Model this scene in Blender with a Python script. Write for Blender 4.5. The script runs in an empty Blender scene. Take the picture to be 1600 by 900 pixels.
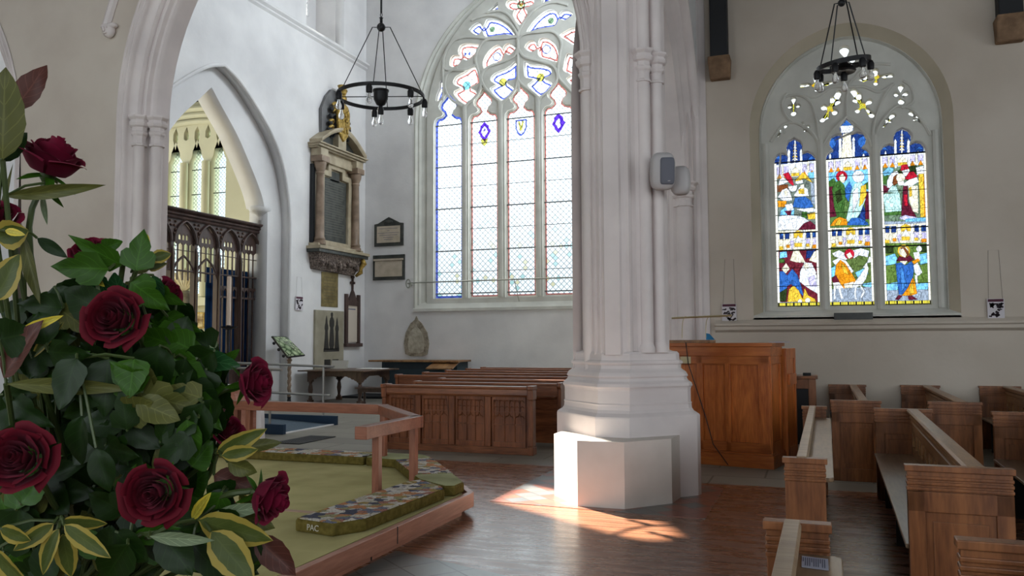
import bpy, bmesh, math, random
import numpy as np
from mathutils import Vector, Matrix

C = bpy.context.scene.collection
SC = bpy.context.scene
R = math.radians
random.seed(7)

# ---------------------------------------------------------------- camera
FPX, YAW, TILT, ROLL, ZC = 1278.5, 0.35308, 0.063108, -0.004697, 1.6
cy_, sy_ = math.cos(YAW), math.sin(YAW)
_rt = np.array([cy_, sy_, 0]); _fw = np.array([-sy_, cy_, 0]); _up = np.array([0, 0, 1.])
F2 = _fw*math.cos(TILT)+_up*math.sin(TILT); _u2 = -_fw*math.sin(TILT)+_up*math.cos(TILT)
R3 = _rt*math.cos(ROLL)+_u2*math.sin(ROLL); U3 = -_rt*math.sin(ROLL)+_u2*math.cos(ROLL)
CAMP = np.array([0, 0, ZC])
cam_d = bpy.data.cameras.new('camera'); cam = bpy.data.objects.new('camera', cam_d); C.objects.link(cam)
cam_d.sensor_width = 36; cam_d.lens = FPX/1600*36; cam_d.clip_start = 0.05; cam_d.clip_end = 200
cam.matrix_world = Matrix(((R3[0], U3[0], -F2[0], 0), (R3[1], U3[1], -F2[1], 0), (R3[2], U3[2], -F2[2], ZC), (0, 0, 0, 1)))
SC.camera = cam

# ---------------------------------------------------------------- light, exposure
SC.view_settings.view_transform = 'Standard'
SC.view_settings.look = 'None'
SC.view_settings.gamma = 1
SC.view_settings.exposure = 0.44
SC.view_settings.use_curve_mapping = False
try:
    SC.cycles.use_denoising = True
    SC.cycles.max_bounces = 8; SC.cycles.diffuse_bounces = 5; SC.cycles.transparent_max_bounces = 12
    SC.cycles.sample_clamp_indirect = 6; SC.cycles.caustics_reflective = False; SC.cycles.caustics_refractive = False
except Exception: pass
WORLD = 2.3
w = bpy.data.worlds.new('sky'); SC.world = w; w.use_nodes = True
bg = w.node_tree.nodes['Background']; bg.inputs[0].default_value = (.86, .94, 1.0, 1); bg.inputs[1].default_value = WORLD
sd = bpy.data.lights.new('sun', 'SUN'); sun = bpy.data.objects.new('sun', sd); C.objects.link(sun)
sd.energy = 26; sd.angle = R(.6); sd.color = (1, .92, .80)
SUND = Vector((-.56, .37, .62)).normalized()           # towards the sun
sun.rotation_euler = SUND.to_track_quat('Z', 'Y').to_euler(); sun.location = SUND*40
def area(name, loc, aim, sx, sy, power, col):
    d = bpy.data.lights.new(name, 'AREA'); o = bpy.data.objects.new(name, d); C.objects.link(o)
    d.shape = 'RECTANGLE'; d.size = sx; d.size_y = sy; d.energy = power; d.color = col
    o.location = loc; o.rotation_euler = (Vector(aim)).to_track_quat('-Z', 'Y').to_euler(); return o
# daylight lamps at the seen windows, plus added fill at arcade and chapel side
area('daylight_window_nave', (-7.6, 21.9, 7), (0, -1, -.1), 5.2, 8.5, 370, (.88, .95, 1))
area('daylight_window_aisle', (.57, 14.4, 4), (0, -1, -.1), 2.4, 4, 60, (1, .97, .9))
area('fill_arcade_clerestory', (-1.2, 17.2, 11.8), (-1, 0, -.35), 6.0, 2.2, 760, (.82, .91, 1))  # added fill through unseen arcade openings, brightens the left wall
area('daylight_chapel', (-18.5, 21.6, 6), (0, -1, -.1), 3, 5, 85, (1, 1, .97))
area('fill_chapel_side', (-22.4, 16, 6), (1, 0, -.1), 4, 5, 85, (1, .98, .86))  # added fill lamp; the chapel has no window on this side

# ---------------------------------------------------------------- geometry helpers
def ray(x, y): return F2+R3*(x-800)/FPX-U3*(y-450)/FPX
def P(x, y, X=None, Y=None, Z=None, D=None):
    """the point of a known plane (or at a known depth) behind a pixel of the photograph"""
    d = ray(x, y)
    if X is not None: s = X/d[0]
    elif Y is not None: s = Y/d[1]
    elif Z is not None: s = (Z-ZC)/d[2]
    else: s = D
    return Vector(CAMP+d*s)
WL = {}
def wloc(o): return WL.get(o.name, Vector((0, 0, 0)))
class MB:
    def __init__(s): s.v = []; s.f = []; s.uv = None
    def add(s, vs, fs):
        n = len(s.v); s.v += [Vector(p) for p in vs]; s.f += [[i+n for i in f] for f in fs]; return s
    def box(s, x0, x1, y0, y1, z0, z1):
        return s.hexa([(x0,y0,z0),(x1,y0,z0),(x1,y1,z0),(x0,y1,z0),(x0,y0,z1),(x1,y0,z1),(x1,y1,z1),(x0,y1,z1)])
    def hexa(s, p): return s.add(p, [(0,3,2,1),(4,5,6,7),(0,1,5,4),(1,2,6,5),(2,3,7,6),(3,0,4,7)])
    def prism(s, pts, z0, z1):
        n = len(pts); return s.add([(x,y,z0) for x,y in pts]+[(x,y,z1) for x,y in pts], [list(range(n))[::-1], list(range(n,2*n))]+[(i,(i+1)%n,(i+1)%n+n,i+n) for i in range(n)])
    def extr(s, pts, vec):
        n = len(pts); vec = Vector(vec); return s.add([Vector(p) for p in pts]+[Vector(p)+vec for p in pts], [list(range(n))[::-1], list(range(n,2*n))]+[(i,(i+1)%n,(i+1)%n+n,i+n) for i in range(n)])
    def loft(s, rings, closed=True, caps=True):
        n = len(rings[0]); vs = [p for r in rings for p in r]; fs = []
        for k in range(len(rings)-1):
            for i in range(n if closed else n-1):
                j = (i+1) % n; fs.append((k*n+i, k*n+j, (k+1)*n+j, (k+1)*n+i))
        if caps and closed: fs += [list(range(n))[::-1], list(range((len(rings)-1)*n, len(rings)*n))]
        return s.add(vs, fs)
    def tube(s, pts, r, n=8, caps=True, sx=1.0):
        pts = [Vector(p) for p in pts]; rings = []; m = len(pts)
        rs = r if isinstance(r, (list, tuple)) else [r]*m
        ref = None
        for i, p in enumerate(pts):
            t = (pts[min(i+1, m-1)]-pts[max(i-1, 0)]).normalized()
            if ref is None: ref = Vector((0,0,1)) if abs(t.z) < .9 else Vector((1,0,0))
            a = t.cross(ref).normalized(); b = a.cross(t).normalized(); ref = b
            rings.append([p+a*math.cos(2*math.pi*k/n)*rs[i]*sx+b*math.sin(2*math.pi*k/n)*rs[i] for k in range(n)])
        return s.loft(rings, True, caps)
    def lathe(s, prof, cx, cy, n=20, rot=0, sx=1, sy=1):
        return s.loft([[(cx+r*sx*math.cos(rot+2*math.pi*k/n), cy+r*sy*math.sin(rot+2*math.pi*k/n), z) for k in range(n)] for r, z in prof])
    def ball(s, c, r, n=12, m=8, sc=(1,1,1)):
        c = Vector(c); return s.loft([[c+Vector((r*sc[0]*math.sin(math.pi*j/m)*math.cos(2*math.pi*k/n), r*sc[1]*math.sin(math.pi*j/m)*math.sin(2*math.pi*k/n), -r*sc[2]*math.cos(math.pi*j/m))) for k in range(n)] for j in [.02]+list(range(1,m))+[m-.02]])
    def obox(s, c, ax, ay, az):
        c = Vector(c); ax, ay, az = Vector(ax), Vector(ay), Vector(az)
        return s.hexa([c-ax-ay-az, c+ax-ay-az, c+ax+ay-az, c-ax+ay-az, c-ax-ay+az, c+ax-ay+az, c+ax+ay+az, c-ax+ay+az])
    def beam(s, a, b, w, h, up=(0,0,1)):
        a, b = Vector(a), Vector(b); d = b-a; u = Vector(up); sd_ = d.cross(u).normalized()*w/2; uu = sd_.cross(d).normalized()*h/2
        return s.obox((a+b)/2, d/2, sd_, uu)
    def build(s, name, mat, parent=None, smooth=False, bevel=0, origin=True):
        me = bpy.data.meshes.new(name)
        if parent is not None: off = wloc(parent)
        elif origin and s.v:
            xs = [p.x for p in s.v]; ys = [p.y for p in s.v]; off = Vector(((min(xs)+max(xs))/2, (min(ys)+max(ys))/2, min(p.z for p in s.v)))
        else: off = Vector((0,0,0))
        me.from_pydata([p-off for p in s.v], [], s.f)
        if s.uv:
            l = me.uv_layers.new(name='UVMap'); l.data.foreach_set('uv', [c for f in s.f for i in f for c in s.uv[i]])
        bm = bmesh.new(); bm.from_mesh(me); bmesh.ops.recalc_face_normals(bm, faces=bm.faces); bm.to_mesh(me); bm.free()
        o = bpy.data.objects.new(name, me); C.objects.link(o)
        if parent is not None: o.parent = parent; WL[o.name] = off
        else: o.location = off; WL[o.name] = off
        me.materials.append(mat)
        if smooth:
            me.shade_smooth()
            if smooth != 2:
                try: me.set_sharp_from_angle(angle=R(40))
                except Exception: pass
        if bevel:
            b = o.modifiers.new('bevel', 'BEVEL'); b.width = bevel; b.segments = 2; b.limit_method = 'ANGLE'; b.angle_limit = R(40)
        return o
def thing(name, label, cat, loc=(0,0,0), group=None, rotz=0):
    o = bpy.data.objects.new(name, None); C.objects.link(o); o.location = loc; o.rotation_euler = (0,0,rotz)
    o.empty_display_size = .1; WL[o.name] = Vector(loc); o['label'] = label; o['category'] = cat
    if group: o['group'] = group
    return o
def tag(o, label, cat, group=None):
    o['label'] = label; o['category'] = cat
    if group: o['group'] = group
    return o
def struct(o): o['kind'] = 'structure'; return o
def dup(root, loc, rotz, label=None, group=None):
    r = root.copy(); C.objects.link(r); r.location = loc; r.rotation_euler = (0,0,rotz)
    if label: r['label'] = label
    if group: r['group'] = group
    for ch in list(root.children):
        c = ch.copy(); C.objects.link(c); c.parent = r
        for g in list(ch.children):
            d = g.copy(); C.objects.link(d); d.parent = c
    return r
def plate(name, outer, holes, thick, org, u, v, mat, parent=None, bevel=0):
    """a flat slab with any number of holes; outline points (a, b) lie in the plane org + a*u + b*v, front face at the plane, body behind"""
    cu = bpy.data.curves.new(name, 'CURVE'); cu.dimensions = '2D'; cu.fill_mode = 'BOTH'; cu.extrude = thick/2-bevel
    if bevel: cu.bevel_depth = bevel; cu.offset = -bevel*.0; cu.bevel_resolution = 1
    for pl in [outer]+list(holes):
        sp = cu.splines.new('POLY'); sp.points.add(len(pl)-1); sp.use_cyclic_u = True
        for i, (a, b) in enumerate(pl): sp.points[i].co = (a, b, 0, 1)
    t = bpy.data.objects.new(name, cu); C.objects.link(t)
    dg = bpy.context.evaluated_depsgraph_get(); me = bpy.data.meshes.new_from_object(t.evaluated_get(dg))
    bpy.data.objects.remove(t); bpy.data.curves.remove(cu)
    u = Vector(u); v = Vector(v); n = u.cross(v)
    c = Vector(org)-n*thick/2
    off = wloc(parent) if parent is not None else Vector((0,0,0))
    me.transform(Matrix.Translation(c-off) @ Matrix((u, v, n)).transposed().to_4x4())
    me.name = name
    o = bpy.data.objects.new(name, me); C.objects.link(o); me.materials.clear(); me.materials.append(mat)
    bm = bmesh.new(); bm.from_mesh(me); bmesh.ops.remove_doubles(bm, verts=bm.verts, dist=1e-4); bmesh.ops.recalc_face_normals(bm, faces=bm.faces); bm.to_mesh(me); bm.free()
    if parent is not None: o.parent = parent; WL[o.name] = off
    return o
def arc(a, R_, z0, n=14, cx=0):
    """two-centred pointed arch, half span a, radius R_, spring z0: points from left spring over the apex to the right spring"""
    a = float(a); ang = math.acos(min(1, (R_-a)/R_)); L = []
    for i in range(n+1):
        t = ang*i/n; L.append((cx-a+R_-R_*math.cos(t), z0+R_*math.sin(t)))
    return L+[(2*cx-x, z) for x, z in L[-2::-1]]
def smoothpts(pts, n=5):
    out = []
    for i in range(len(pts)-1):
        p0 = pts[max(i-1,0)]; p1 = pts[i]; p2 = pts[i+1]; p3 = pts[min(i+2,len(pts)-1)]
        for k in range(n):
            t = k/n; out.append(tuple(.5*((2*p1[j])+(-p0[j]+p2[j])*t+(2*p0[j]-5*p1[j]+4*p2[j]-p3[j])*t*t+(-p0[j]+3*p1[j]-3*p2[j]+p3[j])*t**3) for j in range(len(p1))))
    return out+[tuple(pts[-1])]
def closedsmooth(pts, n=3):
    m = len(pts); out = []
    for i in range(m):
        p0, p1, p2, p3 = pts[i-1], pts[i], pts[(i+1)%m], pts[(i+2)%m]
        for k in range(n):
            t = k/n; out.append(tuple(.5*((2*p1[j])+(-p0[j]+p2[j])*t+(2*p0[j]-5*p1[j]+4*p2[j]-p3[j])*t*t+(-p0[j]+3*p1[j]-3*p2[j]+p3[j])*t**3) for j in range(2)))
    return out
def offset(pts, d):
    """inward offset of a closed outline"""
    m = len(pts); A = sum(pts[i][0]*pts[(i+1)%m][1]-pts[(i+1)%m][0]*pts[i][1] for i in range(m)); sg = 1 if A > 0 else -1
    out = []
    for i in range(m):
        p, q, r = Vector(pts[i-1]), Vector(pts[i]), Vector(pts[(i+1)%m])
        a = (q-p); b = (r-q)
        if a.length < 1e-9 or b.length < 1e-9: out.append(tuple(q)); continue
        a.normalize(); b.normalize(); na = Vector((-a.y, a.x))*sg; nb = Vector((-b.y, b.x))*sg; nn = na+nb
        if nn.length < .3: nn = na
        nn.normalize(); k = d/max(.5, nn.dot(na)); out.append(tuple(q+nn*k))
    return out
def lobed(cx, cy, core, lobes, n=72):
    out = []
    for i in range(n):
        t = 2*math.pi*i/n; dx, dy = math.cos(t), math.sin(t); r = core
        for lx, ly, lr in lobes:
            b = dx*(lx-cx)+dy*(ly-cy); q = (lx-cx)**2+(ly-cy)**2-lr*lr; dd = b*b-q
            if dd > 0 and b > 0: r = max(r, b+math.sqrt(dd))
        out.append((cx+dx*r, cy+dy*r))
    return out

# ---------------------------------------------------------------- materials
def lin(c): return tuple((x/255/12.92 if x/255 <= .04045 else ((x/255+.055)/1.055)**2.4) for x in c)+(1,)
class NT:
    def __init__(s, name):
        s.m = bpy.data.materials.new(name); s.m.use_nodes = True; s.t = s.m.node_tree; s.n = s.t.nodes; s.l = s.t.links
        s.b = s.n['Principled BSDF']; s.out = s.n['Material Output']
    def a(s, typ, **k):
        nd = s.n.new(typ)
        for q, v in k.items():
            if q.startswith('i_'):
                key = q[2:]; key = int(key) if key.isdigit() else key.replace('_', ' '); nd.inputs[key].default_value = v
            else: setattr(nd, q, v)
        return nd
    def k(s, x, y): s.l.new(x, y)
    def coord(s, sc=(1,1,1), rot=(0,0,0), src='Object'):
        t = s.a('ShaderNodeTexCoord'); m = s.a('ShaderNodeMapping'); m.inputs['Scale'].default_value = sc; m.inputs['Rotation'].default_value = rot; s.k(t.outputs[src], m.inputs[0]); return m.outputs[0]
    def math(s, op, a, b=None):
        m = s.a('ShaderNodeMath', operation=op)
        for i, x in enumerate((a, b)):
            if x is None: continue
            if isinstance(x, (int, float)): m.inputs[i].default_value = x
            else: s.k(x, m.inputs[i])
        return m.outputs[0]
    def mix(s, f, c1, c2):
        m = s.a('ShaderNodeMix', data_type='RGBA')
        for x, i in ((f, 0), (c1, 6), (c2, 7)):
            if isinstance(x, (int, float, tuple)): m.inputs[i].default_value = x
            else: s.k(x, m.inputs[i])
        return m.outputs[2]
    def bump(s, h, st, d=.01):
        b = s.a('ShaderNodeBump'); b.inputs['Strength'].default_value = st; b.inputs['Distance'].default_value = d; s.k(h, b.inputs['Height']); s.k(b.outputs[0], s.b.inputs['Normal'])
def plain(name, col, rough=.6, metal=0, spec=.5, **k):
    t = NT(name); t.b.inputs['Base Color'].default_value = lin(col); t.b.inputs['Roughness'].default_value = rough; t.b.inputs['Metallic'].default_value = metal
    t.b.inputs['Specular IOR Level'].default_value = spec
    return t.m
def noisy(name, c1, c2, scale=3, rough=.8, bump=.15, bs=40, spec=.3, dist=.004, stretch=(1,1,1), det=4, metal=0):
    t = NT(name); v = t.coord(stretch); n = t.a('ShaderNodeTexNoise', i_Scale=scale, i_Detail=det); t.k(v, n.inputs['Vector'])
    r = t.a('ShaderNodeValToRGB'); r.color_ramp.elements[0].position = .35; r.color_ramp.elements[1].position = .65
    r.color_ramp.elements[0].color = lin(c1); r.color_ramp.elements[1].color = lin(c2); t.k(n.outputs[0], r.inputs[0]); t.k(r.outputs[0], t.b.inputs['Base Color'])
    t.b.inputs['Roughness'].default_value = rough; t.b.inputs['Specular IOR Level'].default_value = spec; t.b.inputs['Metallic'].default_value = metal
    if bump:
        n2 = t.a('ShaderNodeTexNoise', i_Scale=bs, i_Detail=3); t.k(v, n2.inputs['Vector']); t.bump(n2.outputs[0], bump, dist)
    return t.m
def wood(name, c1, c2, axis='z', rough=.4, scale=6, spec=.4):
    sc = {'x': (.12,1,1), 'y': (1,.12,1), 'z': (1,1,.12)}[axis]
    t = NT(name); v = t.coord(sc); n = t.a('ShaderNodeTexNoise', i_Scale=scale, i_Detail=6, i_Distortion=1.2); t.k(v, n.inputs['Vector'])
    wv = t.a('ShaderNodeTexNoise', i_Scale=scale*9, i_Detail=3); t.k(v, wv.inputs['Vector'])
    f = t.math('ADD', t.math('MULTIPLY', n.outputs[0], .65), t.math('MULTIPLY', wv.outputs[0], .35))
    r = t.a('ShaderNodeValToRGB'); r.color_ramp.elements[0].position = .36; r.color_ramp.elements[1].position = .64
    r.color_ramp.elements[0].color = lin(c1); r.color_ramp.elements[1].color = lin(c2); t.k(f, r.inputs[0]); t.k(r.outputs[0], t.b.inputs['Base Color'])
    t.b.inputs['Roughness'].default_value = rough; t.b.inputs['Specular IOR Level'].default_value = spec; t.bump(f, .15, .004); return t.m
M = {}
M['plaster'] = noisy('white_plaster', (205,204,204), (222,221,220), .8, .85, .25, 14, dist=.01)
M['plaster_warm'] = noisy('cream_plaster', (188,176,164), (202,192,180), .9, .85, .3, 9, dist=.012)
M['plaster_aisle'] = noisy('aisle_plaster', (184,173,159), (198,188,175), .8, .85, .3, 9, dist=.012)
M['chapel'] = noisy('yellow_cream_plaster', (186,182,156), (200,196,168), .8, .85, .2, 12)
M['stone'] = noisy('painted_stone', (207,198,196), (222,213,210), 1.5, .75, .2, 20, dist=.006)
M['tracery'] = noisy('tracery_stone', (192,192,184), (208,208,200), 2, .8, .2, 20)
M['splay'] = noisy('ochre_splay_plaster', (172,162,142), (186,176,156), 1.2, .85, .25, 10)
M['oldstone'] = noisy('bare_old_stone', (120,112,98), (165,157,140), 9, .9, .8, 25, dist=.02)
M['pew'] = wood('dark_pew_oak', (90,48,27), (146,88,54), 'z', .38)
M['pewx'] = wood('dark_pew_oak_level', (90,48,27), (148,92,58), 'x', .38)
M['pewtop'] = wood('pale_pew_top', (128,106,82), (165,144,116), 'x', .35)  # paler than the pew oak, for the desk top rails
M['oak'] = wood('right_pew_oak', (88,49,26), (144,92,55), 'z', .36)
M['oaky'] = wood('right_pew_oak_long', (108,72,44), (162,122,82), 'y', .3)
M['seat'] = wood('polished_seat_oak', (108,86,66), (150,126,98), 'y', .3)
M['organ'] = wood('orange_oak', (146,70,24), (208,120,56), 'z', .32)
M['organ_x'] = wood('orange_oak_level', (156,80,32), (196,114,54), 'x', .32)
M['rail'] = wood('red_brown_rail', (116,68,50), (150,96,74), 'x', .35)
M['railz'] = wood('red_brown_post', (116,68,50), (150,96,74), 'z', .35)
M['board'] = wood('pink_oak_board', (150,98,78), (185,130,108), 'y', .4)
M['screen'] = wood('dark_screen_oak', (52,38,34), (84,64,58), 'z', .45)
M['table'] = wood('table_oak', (66,50,42), (104,80,66), 'z', .35)
M['black'] = plain('black_iron', (22,22,25), .45, .3)
M['dark'] = plain('dark_timber', (22,24,28), .7)
M['slate'] = noisy('dark_slate', (52,54,52), (72,74,70), 6, .4, .1)
M['tablet'] = noisy('pale_tablet_marble', (172,160,142), (190,178,160), 5, .5, .05)
M['steel'] = plain('brushed_steel', (165,163,158), .35, .7)
M['brass'] = noisy('dull_brass', (105,92,58), (140,125,82), 5, .4, .05, metal=.5)
M['white'] = plain('white_cloth', (228,226,224), .9)
M['blue'] = plain('ramp_blue', (26,52,76), .7)
M['rampgrey'] = noisy('ramp_grey_blue_mat', (70,84,96), (84,98,108), 30, .9, .1)
M['curtain'] = noisy('blue_curtain', (14,42,80), (24,66,112), 3, .95, .3, 6, stretch=(6,6,.2))
M['carpet'] = noisy('olive_carpet', (164,156,106), (184,176,124), 2.2, .98, .4, 220, dist=.003, spec=.1)
M['seam'] = plain('carpet_seam_strip', (170,140,116), .7)
M['speaker'] = plain('speaker_white', (176,172,172), .5)
M['grille'] = plain('speaker_grille', (96,98,108), .7)

# ---- floor materials
def boards_mat():
    t = NT('worn_floor_boards'); co = t.a('ShaderNodeTexCoord'); s = t.a('ShaderNodeSeparateXYZ'); t.k(co.outputs['Object'], s.inputs[0])
    y = t.math('DIVIDE', s.outputs[1], .165); fl = t.math('FLOOR', y); fr = t.math('FRACT', y)
    wn = t.a('ShaderNodeTexWhiteNoise', noise_dimensions='1D'); t.k(fl, wn.inputs['W'])
    cb = t.a('ShaderNodeCombineXYZ'); t.k(t.math('MULTIPLY', s.outputs[0], .5), cb.inputs[0]); t.k(t.math('MULTIPLY', s.outputs[1], 9), cb.inputs[1]); t.k(fl, cb.inputs[2])
    n = t.a('ShaderNodeTexNoise', i_Scale=3, i_Detail=6); t.k(cb.outputs[0], n.inputs['Vector'])
    r = t.a('ShaderNodeValToRGB'); e = r.color_ramp.elements; e[0].position = .3; e[0].color = lin((114,70,48)); e[1].position = .75; e[1].color = lin((150,104,76)); t.k(n.outputs[0], r.inputs[0])
    c = t.mix(t.math('MULTIPLY', wn.outputs[0], .3), r.outputs[0], lin((98,66,50)))
    gap = t.math('LESS_THAN', fr, .06); c = t.mix(gap, c, lin((40,26,20)))
    nk = t.a('ShaderNodeTexNoise', i_Scale=2.2, i_Detail=5); v2 = t.a('ShaderNodeMapping'); v2.inputs['Scale'].default_value = (1, 5, 1); t.k(co.outputs['Object'], v2.inputs[0]); t.k(v2.outputs[0], nk.inputs['Vector'])
    rr = t.a('ShaderNodeMapRange', i_From_Min=.35, i_From_Max=.65, i_To_Min=.22, i_To_Max=.34); t.k(nk.outputs[0], rr.inputs[0]); t.k(rr.outputs[0], t.b.inputs['Roughness'])
    t.k(c, t.b.inputs['Base Color']); t.b.inputs['Specular IOR Level'].default_value = .6
    h = t.math('ADD', t.math('MULTIPLY', n.outputs[0], .0), t.math('MULTIPLY', gap, -1)); t.bump(h, .6, .006); return t.m
def tiles_mat(name, size, cols, grout, rough=.3, rot=45):
    t = NT(name); v = t.coord((1/size,1/size,1), (0,0,R(rot))); s = t.a('ShaderNodeSeparateXYZ'); t.k(v, s.inputs[0])
    fx, fy = t.math('FRACT', s.outputs[0]), t.math('FRACT', s.outputs[1]); ix, iy = t.math('FLOOR', s.outputs[0]), t.math('FLOOR', s.outputs[1])
    cb = t.a('ShaderNodeCombineXYZ'); t.k(ix, cb.inputs[0]); t.k(iy, cb.inputs[1]); wn = t.a('ShaderNodeTexWhiteNoise', noise_dimensions='3D'); t.k(cb.outputs[0], wn.inputs['Vector'])
    r = t.a('ShaderNodeValToRGB'); r.color_ramp.interpolation = 'CONSTANT'; e = r.color_ramp.elements; e[0].color = lin(cols[0]); e[1].position = 1/len(cols); e[1].color = lin(cols[1])
    for i in range(2, len(cols)): q = e.new(i/len(cols)); q.color = lin(cols[i])
    t.k(wn.outputs[0], r.inputs[0])
    g = t.math('MAXIMUM', t.math('MAXIMUM', t.math('LESS_THAN', fx, .04), t.math('LESS_THAN', fy, .04)), 0)
    nz = t.a('ShaderNodeTexNoise', i_Scale=1.5, i_Detail=5); t.k(v, nz.inputs['Vector'])
    c = t.mix(t.math('MULTIPLY', nz.outputs[0], .5), r.outputs[0], lin((120,112,104))); t.k(t.mix(g, c, lin(grout)), t.b.inputs['Base Color'])
    t.b.inputs['Roughness'].default_value = rough; t.bump(t.math('MULTIPLY', g, -1), .3, .005); return t.m
def slabs_mat():
    t = NT('worn_stone_slabs'); v = t.coord((1,1,1)); b = t.a('ShaderNodeTexBrick'); b.inputs['Scale'].default_value = 1; b.inputs['Mortar Size'].default_value = .012
    b.inputs['Brick Width'].default_value = 1.15; b.inputs['Row Height'].default_value = .62; b.inputs['Color1'].default_value = lin((140,134,124)); b.inputs['Color2'].default_value = lin((118,112,104)); b.inputs['Mortar'].default_value = lin((70,64,58)); t.k(v, b.inputs['Vector'])
    n = t.a('ShaderNodeTexNoise', i_Scale=3, i_Detail=6); t.k(v, n.inputs['Vector']); c = t.mix(t.math('MULTIPLY', n.outputs[0], .6), b.outputs[0], lin((120,116,98)))
    t.k(c, t.b.inputs['Base Color']); t.b.inputs['Roughness'].default_value = .5; t.bump(b.outputs['Fac'], -.2, .006); return t.m
M['boards'] = boards_mat()
M['tiles'] = tiles_mat('red_and_grey_tiles', .2, [(96,100,104),(150,84,62),(84,92,98),(110,110,108),(140,70,52)], (60,52,48))
M['tilesg'] = tiles_mat('grey_green_tiles', .30, [(104,112,110),(118,122,118),(98,108,108)], (52,50,48), .3, 38)
M['slabs'] = slabs_mat()

# ================================================================ SETTING
XL, YM, YR, YC = -12.47, 21.2, 13.6, 8.2       # left wall, nave end wall, aisle wall, chancel wall
struct(MB().box(-24, 11, -7, 23, -.3, 0).build('floor', M['slabs'], origin=False))
struct(MB().box(-3.02, 10.8, -5, 9.35, 0, .004).build('floor_boards', M['boards'], origin=False))
struct(MB().box(-9.2, -3.02, 4, 10.0, 0, .004).build('floor_boards', M['boards'], origin=False))
struct(MB().prism([(-3.05,7.62),(-.95,7.5),(-.95,9.1),(-3.05,9.85)], .004, .008).build('floor_tiles', M['tiles'], origin=False))
struct(MB().prism([(-3.02,3.6),(-1.5,3.6),(-1.75,5.2),(-3.02,5.62)], .004, .008).build('floor_tiles', M['tilesg'], origin=False))
# ceilings; unseen ones over nave, aisle and chancel added to hold back skylight
M['ceil'] = noisy('dark_roof_timber', (60,52,46), (84,74,64), 2, .8, .2)
M['ceilw'] = plain('white_ceiling', (205,204,200), .9)
struct(MB().box(XL-.3, -1.2, YC, YM+.4, 14.2, 14.5).build('ceiling', M['ceilw'], origin=False))
struct(MB().box(-1.6, 9.5, -7, YR+.3, 8.9, 9.1).build('ceiling', M['ceil'], origin=False))
struct(MB().box(-13.5, -1.6, -7, YC, 10.2, 10.4).build('ceiling', M['ceil'], origin=False))
M['ceilb'] = plain('slate_blue_ceiling', (44,58,66), .8)
struct(MB().box(-24, -13.2, YC, YM, 9.75, 9.9).build('ceiling', M['ceilb'], origin=False))

# ---- left wall with the chapel arch and the clerestory
def mirror(half, c): # half: (dist from centre, z) from spring to apex
    pts = smoothpts(half, 4); return [(c-a, z) for a, z in pts]+[(c+a, z) for a, z in pts[-2::-1]]
cA = 14.91
archA = mirror([(2.6,4.6),(2.52,5.2),(2.25,6.05),(1.8,6.7),(1.14,7.27),(.5,7.7),(0,7.88)], cA)
holeA = [(cA-2.6,0)]+archA+[(cA+2.6,0)]
cler = []
for (y0, y1, z0, z1) in ((13.9,15.1,10.5,12.95),(18.1,19.95,10.0,12.9)):
    m_ = (y0+y1)/2; cler.append([(y0,z0)]+[(x, z) for x, z in arc((y1-y0)/2, (y1-y0)*.9, z1-(y1-y0)*.8, 8, m_)]+[(y1,z0)])
struct(plate('wall_left', [(YC+.5,0),(cA-2.6,0)]+archA+[(cA+2.6,0),(YM,0),(YM,14.2),(YC+.5,14.2)], cler, .28, (XL,0,0), (0,1,0), (0,0,1), M['plaster']))
cB = 14.83
archB = mirror([(1.98,4.9),(1.80,5.3),(1.32,5.98),(.9,6.5),(.36,7.02),(0,7.38)], cB)
struct(plate('wall_left', [(YC+.5,0),(cB-2.1,0),(cB-2.1,4.9)]+archB+[(cB+2.1,4.9),(cB+2.1,0),(YM,0),(YM,9.9),(YC+.5,9.9)], [], .55, (XL-.27,0,0), (0,1,0), (0,0,1), M['plaster']))
# hood roll round the arch, string course under the clerestory
tr = MB(); tr.tube([(XL+.0, y, z) for y, z in [(cA-2.6,.0)]+archA+[(cA+2.6,.0)]], .045, 8); struct(tr.build('trim_1', M['plaster'], origin=False, smooth=True))
zs = 9.72; tr = MB()
tr.extr([(XL,YC+.5,zs-.02),(XL+.06,YC+.5,zs+.03),(XL+.06,YC+.5,zs+.07),(XL+.13,YC+.5,zs+.12),(XL+.13,YC+.5,zs+.16),(XL,YC+.5,zs+.26)], (0, YM-YC-.5, 0)); struct(tr.build('trim_2', M['plaster'], origin=False))
# corbels of the chapel arch
for yy in (cB+1.98, cB-1.98):
    cb = MB(); cb.lathe([(.03,4.62),(.07,4.68),(.1,4.74),(.22,4.8),(.27,4.86),(.27,4.93),(.24,4.95)], XL-.5, yy+(.12 if yy > cB else -.12), 16); struct(cb.build('trim_3', M['plaster'], smooth=True))
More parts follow.
